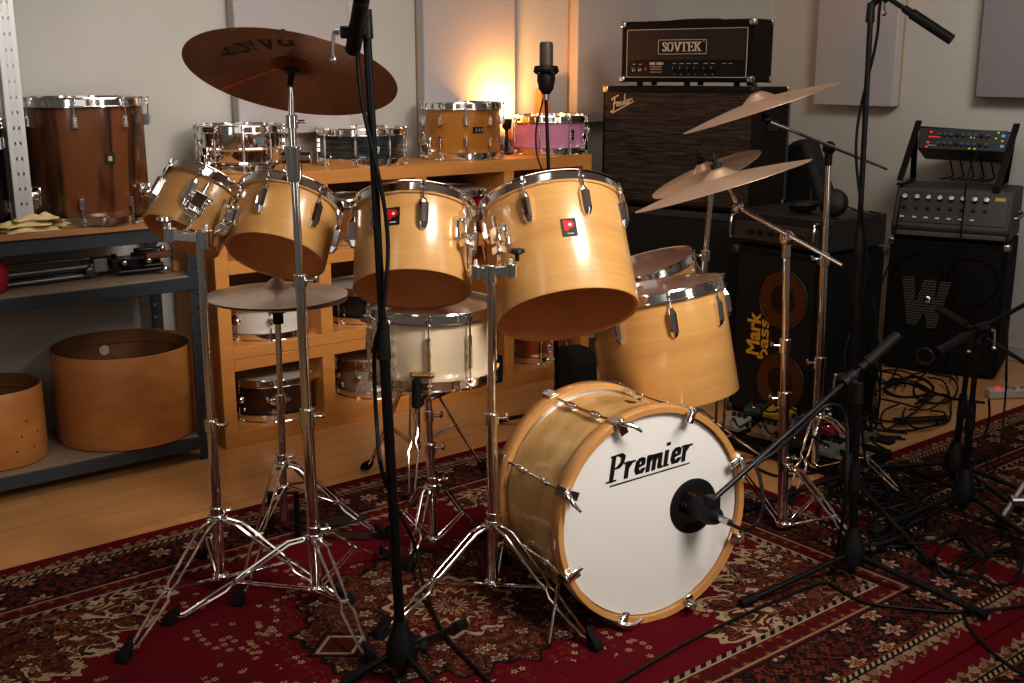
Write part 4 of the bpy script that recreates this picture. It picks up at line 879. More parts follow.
S_=[(.62,1.18),(.60,1.42),(.32,1.5),(.06,1.35),(.06,1.08),(.6,.62),(.64,.25),(.38,.0),(.05,.08),(.02,.34)]
GS={'S':([S_],.92),'O':([[(.55,0),(.2,.12),(.02,.5),(.02,1.0),(.2,1.38),(.55,1.5),(.85,1.38),(1.0,1.0),(1.0,.5),(.85,.12),(.55,0)]],1.32),
 'V':([[(.12,1.5),(.6,0)],[(1.05,1.5),(.62,0)],[(-.1,1.48),(.36,1.48)],[(.86,1.48),(1.25,1.48)]],1.28),'T':([[(.55,0),(.55,1.5)],[(0,1.48),(1.1,1.48)],[(-.02,1.2),(-.02,1.48)],[(1.12,1.2),(1.12,1.48)],[(.3,.02),(.8,.02)]],1.36),
 'E':([[(.15,0),(.15,1.5)],[(-.05,1.48),(.9,1.48)],[(-.05,.02),(.95,.02)],[(.15,.76),(.66,.76)],[(.9,1.2),(.9,1.48)],[(.95,.02),(.95,.3)],[(.64,.6),(.64,.9)]],1.2),
 'K':([[(.15,0),(.15,1.5)],[(1.0,1.5),(.25,.68)],[(.4,.85),(1.0,0)],[(-.06,1.48),(.38,1.48)],[(-.06,.02),(.38,.02)],[(.78,1.48),(1.15,1.48)],[(.8,.02),(1.2,.02)]],1.25)}
lettering('SOVTEK',.0265,(.31,.09),HO@tr(.319,y0+.137,.0035),0,mat('ivory_lettering',(.62,.55,.43),.5),bp,'lettering',GS)
text('registered_mark','®',.014,HO@tr(.427,y0+.178,.004),PIP,bp)
LAB=mat('panel_print',(.55,.48,.38),.5)
text('model_name','MIG 100H',.0165,HO@tr(.192,y0+.082,.0035),LAB,cp,.0009)
for dy in (.068,.058,.045): M(HO).box((.19,y0+dy,.003),(.062,.0025,.001)).build('panel_text_line',LAB,cp)
for x in (.285,.32,.355,.39,.44,.475):
    k=M(HO); k.lathe([(0,.018),(.008,.017),(.010,.003),(.012,.002)],16,T=tr(x,y0+.056,.003)); ko=k.build('control_knob',BLACK,cp); M(HO).box((x,y0+.064,.0215),(.002,.008,.001)).build('pointer_mark',LAB,ko)
    M(HO).box((x,y0+.083,.003),(.020,.003,.001)).build('knob_caption',LAB,cp); M(HO).box((x,y0+.035,.003),(.002,.008,.001)).build('tick_mark',LAB,cp)
for x in (.075,.108):
    k=M(HO); k.lathe([(.005,.004),(.009,.006),(.010,.003)],14,T=tr(x,y0+.056,.002)); k.cyl((x,y0+.058,.003),(x,y0+.066,.022),.003,8); k.build('toggle_switch',STEEL,cp); M(HO).box((x,y0+.080,.003),(.012,.003,.001)).build('switch_caption',LAB,cp)
M(HO).lathe([(0,.010),(.006,.006),(.007,.002)],14,T=tr(.138,y0+.058,.002)).build('pilot_lamp',RED,cp)
for x in (.53,.56): M(HO).box((x,y0+.082,.003),(.018,.0025,.001)).build('jack_caption',LAB,cp); 
for x in (.53,.56): M(HO).lathe([(.003,.003),(.007,.004),(.008,.002)],12,T=tr(x,y0+.055,.002)).build('jack',BLACKM,cp)
m=CL(HO)
for x in (.013,HFw-.013):
    for y in (y0+.013,y1-.013):
        for z in (.008,-.192): corner(m,x,y,z-(.012 if z>0 else 0),.031)
m.build('metal_corner',STEEL,t,bevel=.008)
hd=M(HO); hd.tube(smoothpath([(.17,y1-.004,-.13),(.20,y1+.001,-.13),(.32,y1+.003,-.10),(.44,y1+.001,-.10),(.47,y1-.004,-.10)],4),.007,8); hd.build('carry_handle',BLACK,t)
for x in (.09,HFw/2,HFw-.09):
    for z in (-.03,-.17): M(HO).cyl((x,y0-.016,z),(x,y0,z),.014,12).build('foot',RUBBER,t)
# Mark bass cab
MBX=3.69; MF=boxframe((MBX,3.09,0),(0,-1,0)); MBW=.44; MBH=.735; MBD=.44
t=thing('bass_cabinet','black bass cabinet with two orange perforated speaker grilles','speaker cabinet',MF@tr(MBW/2,0,-MBD/2))
M(MF).box((MBW/2,MBH/2+.006,-MBD/2),(MBW,MBH-.012,MBD)).build('cabinet_body',TOLEX,t,bevel=.012)
M(MF).box((MBW/2,MBH/2,.001),(MBW-.05,MBH-.06,.004)).build('front_grille',mat('black_front_mesh',(.006,.006,.006),.6),t)
for px,py in ((783,300),(780,382)):
    q=PX(px,py,MBX-.004); lx=3.09-q.y
    M(frame(V((MBX-.005,q.y,q.z)),V((0,-1,0)),UPV,V((-1,0,0)))).lathe([(.062,.001),(.118,.001)],48).build('speaker_grille',PERFO,t,smooth=False)
    M(frame(V((MBX-.0055,q.y,q.z)),V((0,-1,0)),UPV,V((-1,0,0)))).lathe([(.118,0),(.122,.004),(.126,0)],48).build('speaker_rim',BLACK,t); M(frame(V((MBX-.005,q.y,q.z)),V((0,-1,0)),UPV,V((-1,0,0)))).lathe([(0,.001),(.062,.001)],32).build('speaker_cone',perf('dark_perforated_orange',(.006,.003,.002),(.05,.018,.004),95,.36),t,smooth=False)
YEL=mat('yellow_print',(.72,.36,.03),.5); q=PX(757,338,MBX-.004)
LT=frame(V((MBX-.004,q.y,q.z)),UPV,V((0,1,0)),V((-1,0,0)))
text('logo','Mark',.095,LT@tr(.012,.016,0),YEL,t,.003,0,.0006,width=.185); text('logo','bass',.075,LT@tr(.0,-.036,0),YEL,t,.0012,0,.0006,width=.175)
for x in (.06,MBW-.06):
    for z in (-.06,-MBD+.06): M(MF).cyl((x,0,z),(x,.008,z),.02,12).build('foot',RUBBER,t)
m=CL(MF)
for y in (.02,MBH-.02):
    for x,z in ((.006,-.006),(MBW-.006,-.006),(MBW-.006,-MBD+.006)): corner(m,x,y,z,.036)
m.build('corner_protector',mat('grey_corner',(.035,.035,.037),.5),t,bevel=.01)
# amp rack case on top
t=thing('bass_amplifier_case','black rack case with chrome handles on top of the bass cabinet','amplifier case',MF@tr(MBW/2,MBH,-.2)); y0=MBH+.004
M(MF).box((MBW/2-.01,y0+.075,-.20),(MBW+.06,.13,.40)).build('case',mat('black_case',(.014,.014,.014),.5),t,bevel=.006)
M(MF).box((MBW/2-.01,y0+.062,.003),(MBW-.02,.075,.006)).build('amplifier_front',mat('dark_amp_front',(.05,.04,.034),.45),t,bevel=.002)
for x in (.0,MBW-.02):
    m=M(MF); m.tube(smoothpath([(x,y0+.03,.0),(x,y0+.034,.030),(x,y0+.075,.036),(x,y0+.118,.030),(x,y0+.122,0)],4),.006,8); m.build('front_handle',CHROME,t)
for k in range(6): M(MF).lathe([(0,.016),(.009,.015),(.011,.003)],14,T=tr(.09+.05*k,y0+.062,.005)).build('control_knob',BLACK,t)
M(MF).box((MBW/2,y0+.005,-.2),(MBW*.8,.010,.3)).build('rubber_mat',RUBBER,t)
# headphones
q=V((3.98,2.80,y0+.142)); t=thing('headphones','black headphones lying on the rack case','headphones',(q.x,q.y,q.z))
hp=PX(832,226,3.80); hp.z=y0+.1425
for d_,nm in ((V((.0,.0,.056)),'ear_cup'),(V((.03,.17,.03)),'ear_cup')):
    c=hp+d_; nrm=V((-.75,-.55,.25)) if d_.y==0 else V((.1,.1,1)); T=facing(c,nrm)
    M(T).lathe([(0,.02),(.036,.018),(.052,.008),(.058,-.006),(.050,-.022),(.03,-.026),(.0,-.02)],24).build(nm,BLACK,t)
m=M(); m.tube(smoothpath([hp+V((.03,.01,.09)),hp+V((.06,.04,.075)),hp+V((.07,.12,.04)),hp+V((.04,.2,.03)),hp+V((.03,.2,.03))],5),.009,8); m.build('headband',DARK,t)
hp2=hp+V((.0,.22,.012)); 
cable([hp+V((.05,-.03,.04)),hp+V((.09,-.09,.012)),hp+V((.12,-.12,.006)),hp+V((.18,-.10,.006)),hp+V((.22,-.02,.006))],.0035,'thin headphone cable trailing over the rack case')
# black gig bag leaning behind
q0=PX(787,205,4.25); T=boxframe((4.33,3.12,0),(.30,-.62,0))
t=thing('gig_bag','tall black bag leaning between the grille cabinet and the wall','bag',(4.43,2.95,0))
BF2=boxframe((4.40,3.13,0),(.32,-.60,0)); pz=lambda px,py:PX(px,py,4.5)
BF2=boxframe((4.44,3.4,0),(0,-1,0)); bq=[PX(px,py,4.44) for px,py in ((784,144),(801,138),(806,142),(813,165),(827,208),(834,240))]
poly=[(3.4-q.y,q.z) for q in bq]; poly=[(poly[0][0],0)]+poly+[(poly[-1][0]+.01,0)]; poly=poly[::-1]
M(BF2).prism(poly,.12,z0=-.12).build('bag_body',mat('black_nylon',(.008,.008,.009),.75),t,bevel=.03); q=PX(811,190,4.43); M().tube([q,q-UPV*.06,q-UPV*.09],.004,6).build('zip_puller',STEEL,t)
# W cabinet and head
wl=G(880,367); wr=G(1000,382); wd=wr-wl; WF=boxframe((wl.x,wl.y,0),wd); WW=.535; WH=.655; WD=.42
t=thing('speaker_cabinet','big black speaker cabinet with a silver perforated W','speaker cabinet',WF@tr(WW/2,0,-WD/2))
M(WF).box((WW/2,WH/2+.008,-WD/2),(WW,WH-.016,WD)).build('cabinet_body',TOLEX,t,bevel=.010)
M(WF).box((WW/2,WH/2,.001),(WW-.04,WH-.05,.004)).build('front_grille',PERFD,t)
for x,y in ((.143,.47),(.392,.47),(.143,.20),(.392,.20)):
    M(WF).lathe([(.108,.0),(.112,.006),(.117,.006),(.120,0)],40,T=tr(x,y,.003)).build('speaker_ring',mat('bronze_ring',(.02,.009,.005),.4,.5),t)
    M(WF@tr(x,y,.0045)).lathe([(0,0),(.106,0)],32).build('speaker_mesh',PERFD,t,smooth=False)
def wp(px,py):
    d=ray(px,py); n=(WF.to_3x3()@V((0,0,1))); k=(V((wl.x,wl.y,0))-CAM).dot(n)/d.dot(n); q=WF.inverted()@(CAM+d*k); return (q.x,q.y)
Wp=[wp(903,276),wp(915,276),wp(916,304),wp(924,279),wp(937,279),wp(935,303),wp(941,281),wp(952,282),wp(936,328),wp(928,328),wp(924,311),wp(916,325),wp(907,324)]
m=M(WF@tr(0,0,.012)); m.prism(Wp,.003); W_=m.build('W_logo',PERFG,t,smooth=False); W_.name='emblem'
qx,qy=wp(928,299); M(WF).lathe([(0,.022),(.010,.021),(.016,.017),(.014,.015)],20,T=tr(qx,qy,0)).build('emblem_stud',CHROME,t)
qx,qy=wp(925,356); M(WF).lathe([(.030,.004),(.036,.012),(.046,.008),(.048,.002)],32,T=tr(qx,qy,0)).build('bass_port',mat('port_ring_grey',(.06,.06,.06),.3,.5),t)
for x in (.06,WW-.06):
    for z in (-.06,-WD+.06): M(WF).cyl((x,0,z),(x,.010,z),.022,12).build('foot',RUBBER,t)
m=CL(WF)
for x in (.008,WW-.008): corner(m,x,WH-.012,-.008,.036)
m.build('metal_corner',STEEL,t,bevel=.01)
# head: slanted front case
y0=WH+.012; HB=mat('dark_grey_leatherette',(.042,.042,.043),.6)
t=thing('bass_amplifier','grey black bass amplifier head with a row of silver knobs','amplifier head',WF@tr(WW/2,WH,-.17))
def sideprof(x0,x1,prof,name,mt,bev=.006):
    m=M(WF); a=[m.pt((x0,y,z)) for z,y in prof]; b_=[m.pt((x1,y,z)) for z,y in prof]; n=len(prof)
    m.f.append(tuple(a)); m.f.append(tuple(reversed(b_)))
    for k in range(n): m.f.append((a[k],b_[k],b_[(k+1)%n],a[(k+1)%n]))
    return m.build(name,mt,t,bevel=bev)
sideprof(0,WW,[(-.40,y0),(.0,y0),(.02,y0+.05),(-.075,y0+.235),(-.40,y0+.235)],'case',HB,.010)
ft=(V((0,y0+.235,-.075))-V((0,y0+.05,.02))); fl=ft.length; fn=V((0,-ft.z,ft.y)).normalized()
if fn.z<0: fn=-fn
FT=WF@frame(V((WW/2,y0+.05,.02))+ft/2,V((1,0,0)),ft.normalized(),fn)
cp=M(FT).box((0,0,.002),(WW-.05,fl-.05,.004)).build('control_panel',mat('black_amp_panel',(.008,.008,.008),.4),t)
for k in range(8):
    x=-.215+.052*k+(.0 if k else -.006)
    M(FT).lathe([(0,.022),(.011,.021),(.013,.003)],16,T=tr(x,.045,.004)).build('control_knob',mat('silver_knob',(.4,.39,.37),.35,.8),cp)
    if k<7: M(FT).box((x,-.055,.006),(.018,.008,.006)).build('push_switch',mat('pale_switch',(.6,.58,.54),.4),cp)
    M(FT).lathe([(0,.012),(.008,.011),(.009,.003)],12,T=tr(x,-.005,.004)).build('small_knob',BLACK,cp)
M(FT).box((.208,.055,.005),(.045,.018,.004)).build('gold_plate',mat('gold_label',(.5,.28,.06),.45),cp)
M(WF).box((WW/2,y0+.020,.012),(WW-.03,.022,.010)).build('front_strip',mat('grey_strip',(.11,.105,.095),.5),t,bevel=.003)
m=M(WF); m.tube(smoothpath([(WW+.0,y0+.10,-.12),(WW+.022,y0+.105,-.14),(WW+.022,y0+.11,-.27),(WW,y0+.115,-.29)],4),.008,8); m.build('side_handle',GREYM,t)
for x in (.06,WW-.06): 
    for z in (-.05,-.34): M(WF).cyl((x,y0-.012,z),(x,y0,z),.018,12).build('foot',RUBBER,t)
# rack stand with rack unit
y1=y0+.236; t=thing('rack_stand','black desk rack stand leaning on the bass amplifier head','rack stand',WF@tr(WW/2,y1,-.2))
def wq(px,py,dz):  # point on the plane dz behind the W front
    d=ray(px,py); n=(WF.to_3x3()@V((0,0,1))); o=WF@V((0,0,dz)); k=(o-CAM).dot(n)/d.dot(n); return CAM+d*k
A0=wq(900,180,-.06); A1=wq(919,121,-.30); B0=wq(996,192,-.06); B1=wq(1017,124,-.30)
for a,b_ in ((A0,A1),(B0,B1)):
    m=M(); dn=(b_-a).normalized(); s=(WF.to_3x3()@V((1,0,0))); m.box((0,0,0),(.030,.012,(b_-a).length),T=frame((a+b_)/2,s,dn.cross(s),dn)); m.build('side_arm',BLACKM,t,bevel=.002)
    c=V((a.x,a.y,a.z)); back=WF.to_3x3()@V((0,0,-.33)); e=c+back; e.z=y1+.008; c2=V((a.x,a.y,y1+.008)); m=M(); m.box((0,0,0),(.03,.012,(e-c2).length),T=frame((c2+e)/2,s,UPV,(e-c2).normalized())); m.build('base_bar',BLACKM,t)
    e2=e+UPV*.0; m=M(); top_=a.lerp(b_,.8); dn=(top_-e2).normalized(); m.box((0,0,0),(.028,.010,(top_-e2).length),T=frame((e2+top_)/2,s,dn.cross(s),dn)); m.build('rear_brace',BLACKM,t)
q0=A0.lerp(A1,.90); q1=B0.lerp(B1,.93); M().cyl(A0.lerp(A1,.90),B0.lerp(B1,.86),.005,8).build('cross_rod',BLACKM,t)
# rack unit
L0=wq(917,148,-.235); L1=wq(918,128,-.262); R0=wq(1005,152,-.235); R1=wq(1008,133,-.262)
rx_=(R0-L0); rw=rx_.length; rxn=rx_.normalized(); ryn=(L1-L0).normalized(); rn=rxn.cross(ryn).normalized(); RF=frame(L0,rxn,rn.cross(rxn),rn); rh=(L1-L0).length
t=thing('rack_processor','black rack signal processor with red, blue and green lights','rack unit',RF@tr(rw/2,0,-.1))
M(RF).box((rw/2,rh/2,-.13),(rw,rh,.26)).build('chassis',BLACKM,t,bevel=.002); fp=M(RF).box((rw/2,rh/2,.002),(rw,rh,.004)).build('front_panel',mat('black_rack_panel',(.01,.01,.012),.4),t)
LR=mat('red_led',(.8,.02,.03),.4,emit=(1,.03,.05),es=.7); LG=mat('green_led',(.3,.6,.02),.4,emit=(.5,.9,.05),es=.4); LB=mat('blue_led',(.05,.3,.6),.4,emit=(.05,.35,.8),es=.35); BK=mat('blue_knob',(.02,.06,.11),.4)
for k in range(5): M(RF).box((rw*(.13+.028*k),rh*.58,.005),(.006,.006,.003)).build('red_light',LR,fp)
for x,y in ((.14,.82),(.12,.30),(.11,.08)): M(RF).box((rw*x,rh*y,.005),(.009,.009,.003)).build('red_light',LR,fp)
for k in range(5): M(RF).box((rw*(.13+.022*k),rh*.16,.005),(.004,.004,.002)).build('white_mark',WHITE,fp)
for k in range(9):
    for y in (.72,.28): M(RF).lathe([(0,.012),(.009,.011),(.011,.002)],12,T=tr(rw*(.24+.068*k),rh*y,.004)).build('control_knob',BK if (k%4)<3 else BLACK,fp)
for x,y in ((.60,.62),(.64,.62),(.60,.08),(.66,.08),(.88,.62),(.9,.9)): M(RF).box((rw*x,rh*y,.005),(.008,.006,.003)).build('green_light',LG,fp)
for y in (.75,.25): M(RF).box((rw*.96,rh*y,.005),(.016,.012,.004)).build('blue_button',LB,fp)
M(RF).box((rw*.955,rh*.5,.005),(.010,.008,.003)).build('orange_light',mat('amber_led',(.6,.25,.03),.4,emit=(1,.4,.05),es=.3),fp)
for k in range(5):
    x=rw*(.3+.12*k); cable([RF@V((x,.01,-.25)),RF@V((x+.02,-.05,-.24)),RF@V((x+.03,-.09,-.22)),RF@V((x-.03,-.10,-.25))],.004,'short black lead hanging under the rack unit')
# power strip
q=G(1018,397); T=upM((q.x,q.y,0),yaw=1.0); t=thing('power_strip','white power strip with a red light behind the right-hand stands','power strip',T)
M(T).box((0,0,.022),(.06,.30,.040)).build('strip_body',mat('off_white_plastic',(.5,.48,.45),.45),t,bevel=.006); M(T).box((-.0,.10,.046),(.02,.014,.008)).build('red_switch',LR,t)
for k in range(3): M(T).lathe([(.014,.0425),(.021,.044),(.023,.042)],18,T=tr(0,.04-.07*k,0)).build('socket',DARK,t)
# black bag at the shelf end
T=upM((3.27,3.62,0),yaw=AR-1.3); t=M(T).prism([(-.16,0),(.15,0),(.12,.20),(.06,.255),(-.10,.235),(-.15,.15)],.12,T=rx(PI/2),z0=-.06).build('black_bag',mat('black_canvas',(.010,.010,.010),.8),loc=(3.27,3.62,0),bevel=.02); tag(t,'small black bag on the floor between the bass drum and shelf','bag')
# ------------------------------------------------------------------ pedalboard and pedals
PBF=boxframe(G(712,443),G(806,470)-G(712,443)); PT=frame(MX.Translation(G(712,443)).translation,PBF.to_3x3()@V((1,0,0)),-(PBF.to_3x3()@V((0,0,1))),UPV)
pw=.62; t=thing('pedalboard','low black pedalboard crowded with effect pedals in front of the bass cabinet','pedalboard',PT)
m=M(PT)
for k in range(4): m.box((pw/2,.03+.085*k,.05+.012*k),(pw,.045,.012))
for x in (.02,pw-.02): m.box((x,.15,.028),(.02,.30,.05))
m.build('rail_frame',BLACKM,t,bevel=.002); M(PT).box((pw/2,0,.026),(pw,.012,.045)).build('front_lip',BLACKM,t)
random.seed(5)
PC=[('white effect pedal at the left front of the pedalboard',(.40,.38,.34)),('brown effect pedal at the front of the pedalboard',(.24,.15,.09)),('black effect pedal with a red knob on the pedalboard',(.02,.02,.02)),('pale grey effect pedal at the right front of the pedalboard',(.27,.27,.26)),
    ('dull green effect pedal at the rear left of the pedalboard',(.05,.09,.05)),('bright yellow effect pedal tipped up at the rear of the pedalboard',(.70,.42,.02)),('blue effect pedal at the rear of the pedalboard',(.03,.10,.35)),('magenta effect pedal at the rear of the pedalboard',(.30,.015,.07)),('dark silver effect pedal at the rear right of the pedalboard',(.14,.14,.13))]
k=0
for row,(y,zz_,xs) in enumerate(((.055,.068,(.07,.21,.35,.49)),(.21,.092,(.06,.17,.28,.40,.53)))):
    for x in xs:
        lab,c=PC[k]; w=.070 if row else .085; d_=.095; T=PT@tr(x,y,zz_)@rz(random.uniform(-.12,.12)); hgt=random.uniform(.032,.042)
        if 'yellow' in lab: T=T@tr(0,.0,.01); w=.10
        p_=thing('effect_pedal',lab,'effect pedal',T,'effect pedals on the pedalboard')
        i=M(T); pr=[(-d_/2,0),(d_/2,0),(d_/2,hgt*1.15),(-d_/2+.01,hgt*.75),(-d_/2,hgt*.5)]
        a=[i.pt((-w/2,yy,z_)) for yy,z_ in pr]; bq=[i.pt((w/2,yy,z_)) for yy,z_ in pr]; i.f.append(tuple(reversed(a))); i.f.append(tuple(bq))
        for q in range(5): i.f.append((a[q],a[(q+1)%5],bq[(q+1)%5],bq[q]))
        i.build('pedal_case',mat('pedal_paint_%d'%k,tuple(q_*.6 for q_ in c),.4),p_,bevel=.003)
        for q in (-1,0,1): M(T).lathe([(0,.016),(.008,.015),(.009,0)],12,T=tr(q*w*.3,d_*.28,hgt*1.02)).build('control_knob',BLACK if 'red knob' not in lab else RED,p_)
        M(T).lathe([(0,.014),(.007,.013),(.007,.004),(.011,.003),(.011,0)],12,T=tr(0,-d_*.22,hgt*.78)).build('foot_switch',CHROME,p_)
        for s in (-1,1): M(T).cyl((s*w/2,.01,hgt*.5),(s*(w/2+.012),.01,hgt*.5),.007,10).build('plug',BLACK,p_)
        k+=1
# small chrome desk stand base on the floor
q=G(828,437); t=thing('weighted_stand_base','small black round weighted base with a chrome stem on the wood floor','stand base',(q.x,q.y,0)); M(MX.Translation(q)).lathe([(0,.014),(.02,.016),(.045,.010),(.048,.0),(0,0)],24).build('base',BLACK,t); M().cyl(q+UPV*.012,q+UPV*.09,.006,10).build('stem',CHROME,t); M().ball(q+UPV*.095,.011,10).build('tip',STEEL,t)
# ------------------------------------------------------------------ cables
def gz(px,py,z=.016): q=G(px,py,0); q.z=z if (q.y<3.34 and (q.x<3.03 or q.y<2.3)) else .006; return q
pole1=lambda py,side,zo=.0:(lambda q:q+RT*side-ray(512,300)*zo)(UP(G(402,683),366+(py-14)*(402-366)/(683-14),py))
pts=[pole1(-20,.0,.03)]+[pole1(y,.022*math.sin((y-150)/55.0),.014*abs(math.cos((y-150)/55.0))+.006) for y in range(10,340,26)]+[pole1(350,-.022,.0),pole1(420,-.026,.0),pole1(480,-.012,.02)]+[gz(415,575,.10),gz(425,600,.03),gz(445,640),gz(470,668),gz(500,700)]
cable(pts,.0048,'cable spiralling down the front boom stand to the rug')
b3=G(846,497); pole3=lambda py,side,zo=0.0:(lambda q:q+RT*side-ray(512,300)*zo)(UP(b3,871-(py-6)*(871-846)/(497-6),py))
pts=[pole3(-20,.03,.02)]+[pole3(y,.026*math.sin(y/40.0+1),.016*math.cos(y/40.0+1)+.004) for y in range(10,330,22)]+[pole3(360,-.03),pole3(420,.03,.02),gz(868,497,.05),gz(890,505),gz(915,490)]
cable(pts,.0048,'cable twisting down the tall boom stand at the upper right')
kp=MW[mk]@V((0,0,.0)); k0=Tm@V((0,0,.122))
pts=[k0,Tm@V((.005,-.004,.17)),D(756,524,2.92),D(763,505,2.93),D(760,478,2.95),D(757,465,2.96),D(775,452,2.98),D(800,430,2.98),D(828,405,2.98),D(846,420,3.02),D(845,500,3.0),gz(836,566,.05),gz(834,585)]
cable(pts,.005,'cable looping from the bass drum microphone up to its boom arm')
cable([gz(600,700),gz(680,652),gz(740,622),gz(790,600),gz(822,588),gz(836,593),gz(862,607),gz(900,613),gz(950,617),gz(1000,614),gz(1040,608)],.0045,'long black cable lying across the crimson front of the large rug')
cable([gz(963,618),gz(968,632),gz(985,652),gz(1010,672),gz(1040,690)],.0045,'cable running off the bottom right corner over the rug border')
cable([D(1002,310,3.62),D(1007,330,3.6),D(1006,380,3.55),gz(1000,442,.25),gz(998,470,.06),gz(990,478),gz(985,462),gz(970,470),gz(985,455)],.004,'thin cable hanging down beside the right-hand pair of stands')
cable([D(989,400,3.55),gz(985,455,.12),gz(972,470,.06),gz(962,500,.02),gz(930,520),gz(900,535),gz(870,528)],.004,'cable hanging from a plug between the right-hand stands')
cable([gz(800,452),gz(812,440),gz(835,445),gz(846,458),gz(838,470),gz(815,474),gz(780,478),gz(757,470)],.005,'looped cable on the wood floor by the chrome boom stands')
cable([D(812,436,3.35),gz(835,452,.05),gz(860,474,.03),gz(885,500),gz(905,530),gz(925,560),gz(945,575),gz(985,583)],.005,'cable from the pedalboard running over the rug to the lower right')
cable([gz(880,385),gz(915,378),gz(933,388),gz(925,396),gz(900,398),gz(885,390),gz(905,384),gz(928,392),gz(955,400),gz(985,404)],.006,'coil of thick cable on the wood floor below the W cabinet')
for i_,(xa,xb,yy,zz2,lb) in enumerate(((.07,.21,.0,.11,'short patch lead between the two front left pedals'),(.21,.36,.0,.115,'short patch lead between the middle front pedals'),(.06,.28,.15,.145,'patch lead looping over the rear left pedals'),(.28,.53,.15,.15,'patch lead looping over the rear right pedals'))):
    cable([PT@V((xa,yy+.05,zz2-.02)),PT@V((xa+.03,yy,zz2+.015)),PT@V(((xa+xb)/2,yy-.02,zz2-.005)),PT@V((xb-.03,yy+.01,zz2+.02)),PT@V((xb,yy+.05,zz2-.02))],.004,lb)
random.seed(11)
def tangle(name,label,cpx,n,sx,sy,r=.0045,zmax=.03):
    m=M()
    for i in range(n):
        px=cpx[0]+random.uniform(-1,1)*sx*.4; py=cpx[1]+random.uniform(-1,1)*sy*.4; pts=[]
        a=random.uniform(0,TAU)
        for k in range(random.randint(6,11)):
            a+=random.uniform(.3,1.3)*(1 if i%2 else -1); px+=math.cos(a)*sx*.35; py+=math.sin(a)*sy*.35
            px=min(max(px,cpx[0]-sx),cpx[0]+sx); py=min(max(py,cpx[1]-sy),cpx[1]+sy)
            q=gz(px,py); q.z+=random.uniform(0,zmax); pts.append(q)
        m.tube(smoothpath(pts,5),r,6)
    o=m.build(name,CABLE,loc=tuple(gz(*cpx))); tag(o,label,'cables',None,'stuff'); return o
tangle('cable_tangle','tangle of black cables on the wood floor in front of the W cabinet',(900,402),12,58,30)
tangle('cable_tangle','tangle of black cables on the rug between the right-hand microphone stands',(895,515),17,75,42)
tangle('cable_tangle','few loose cables on the rug at the right picture edge',(985,560),7,50,38)
m=M()
for i in range(9):   # cables dropping behind the bass cabinet to the floor
    x=862+random.uniform(-6,18); z0=random.uniform(.35,.75); q=gz(x,432+random.uniform(-8,14)); top_=UP(q,x+random.uniform(-4,4),260+random.uniform(0,90))
    m.tube(smoothpath([top_,top_.lerp(q,.3)+RT*random.uniform(-.03,.03),top_.lerp(q,.7)+RT*random.uniform(-.05,.05),q+UPV*.03,q+RT*random.uniform(-.1,.2)+FW*random.uniform(-.15,.1)],5),.0045,6)
o=m.build('cable_bundle',CABLE,loc=tuple(gz(868,440))); tag(o,'bundle of black cables hanging down beside the bass cabinet','cables',None,'stuff')
def coilcable(a,b_,turns,rad,label):
    pts=[]; n=turns*8; d=(b_-a); u=d.orthogonal().normalized(); w=d.normalized().cross(u)
    for k in range(n+1):
        t=k/n; pts.append(a+d*t+(u*math.cos(TAU*turns*t)+w*math.sin(TAU*turns*t))*rad)
    o=M().tube(pts,.0026,5).build('coiled_cable',CABLE,loc=tuple(a)); tag(o,label,'cable','black cables')
coilcable(gz(893,427)+UPV*.018,gz(948,424)+UPV*.018,30,.014,'spring-coiled black cable lying on the wood floor edge by the rug')
coilcable(UP(gz(876,440),872,300),gz(874,430)+UPV*.02,46,.013,'spring-coiled black cable hanging down beside the bass cabinet')
cable([WF@V((.04,y0+.2,.03)),WF@V((.02,y0-.1,.05)),WF@V((-.03,.35,.06)),WF@V((.0,.1,.1)),WF@V((.05,.012,.2))],.004,'cable hanging over the left front edge of the W cabinet')
cable([wq(978,150,-.2),wq(968,175,.03),wq(963,215,.05),wq(955,290,.05),wq(952,330,.06),WF@V((.36,.012,.16))],.004,'cable hanging from the rack unit across the W cabinet front')
# ------------------------------------------------------------------ hardware lying on the middle metal shelf
zs=.7165
t=thing('folded_stand','folded chrome stand with thin rods lying on the middle metal shelf','folded stand',(1.2,4.1,zs))
m=M()
for k,(dy,dz) in enumerate(((0,.012),(.03,.03),(-.03,.05),(.02,.075),(.06,.015))): m.cyl((1.0,4.06+dy,zs+dz),(1.33,4.08+dy*.5,zs+dz*.9+.004),.006 if k%2 else .009,10)
m.build('chrome_rods',GREYM,t); m=M()
for k in range(5): m.cyl((1.30+.03*k,4.04+.012*k,zs+.03),(1.30+.03*k,4.10+.012*k,zs+.06),.016,12)
m.box((1.34,4.07,zs+.05),(.05,.05,.05)); m.build('clamp_joint',GREYM,t,bevel=.004)
t=thing('folded_stand','folded black drum pedal with chrome clamps lying on the middle metal shelf','folded pedal',(1.48,4.08,zs)); m=M()
for k in range(6): m.cyl((1.40+.02*k,4.05+.02*k,zs+.015+.012*k),(1.57,4.02+.025*k,zs+.02+.011*k),.009,10)
m.box((1.46,4.10,zs+.045),(.16,.10,.03)); m.build('pedal_frame',BLACKM,t,bevel=.003); m=M()
for q in ((1.42,4.03,zs+.055),(1.56,4.0,zs+.02),(1.56,4.02,zs+.095),(1.50,4.0,zs+.06)): m.ball(q,.013,10); m.cyl(q,(q[0],q[1]+.05,q[2]),.006,8)
m.cyl((1.585,4.0,zs+.055),(1.625,4.02,zs+.05),.004,8); m.build('chrome_fittings',CHROME,t)
o=M().box((1.535,4.0,zs+.075),(.10,.03,.024)).build('wooden_bar',mat('brown_leather',(.12,.045,.02),.55),loc=(1.535,4.0,zs+.06),bevel=.006); tag(o,'brown wooden bar lying on the folded pedal, middle metal shelf','wooden bar')
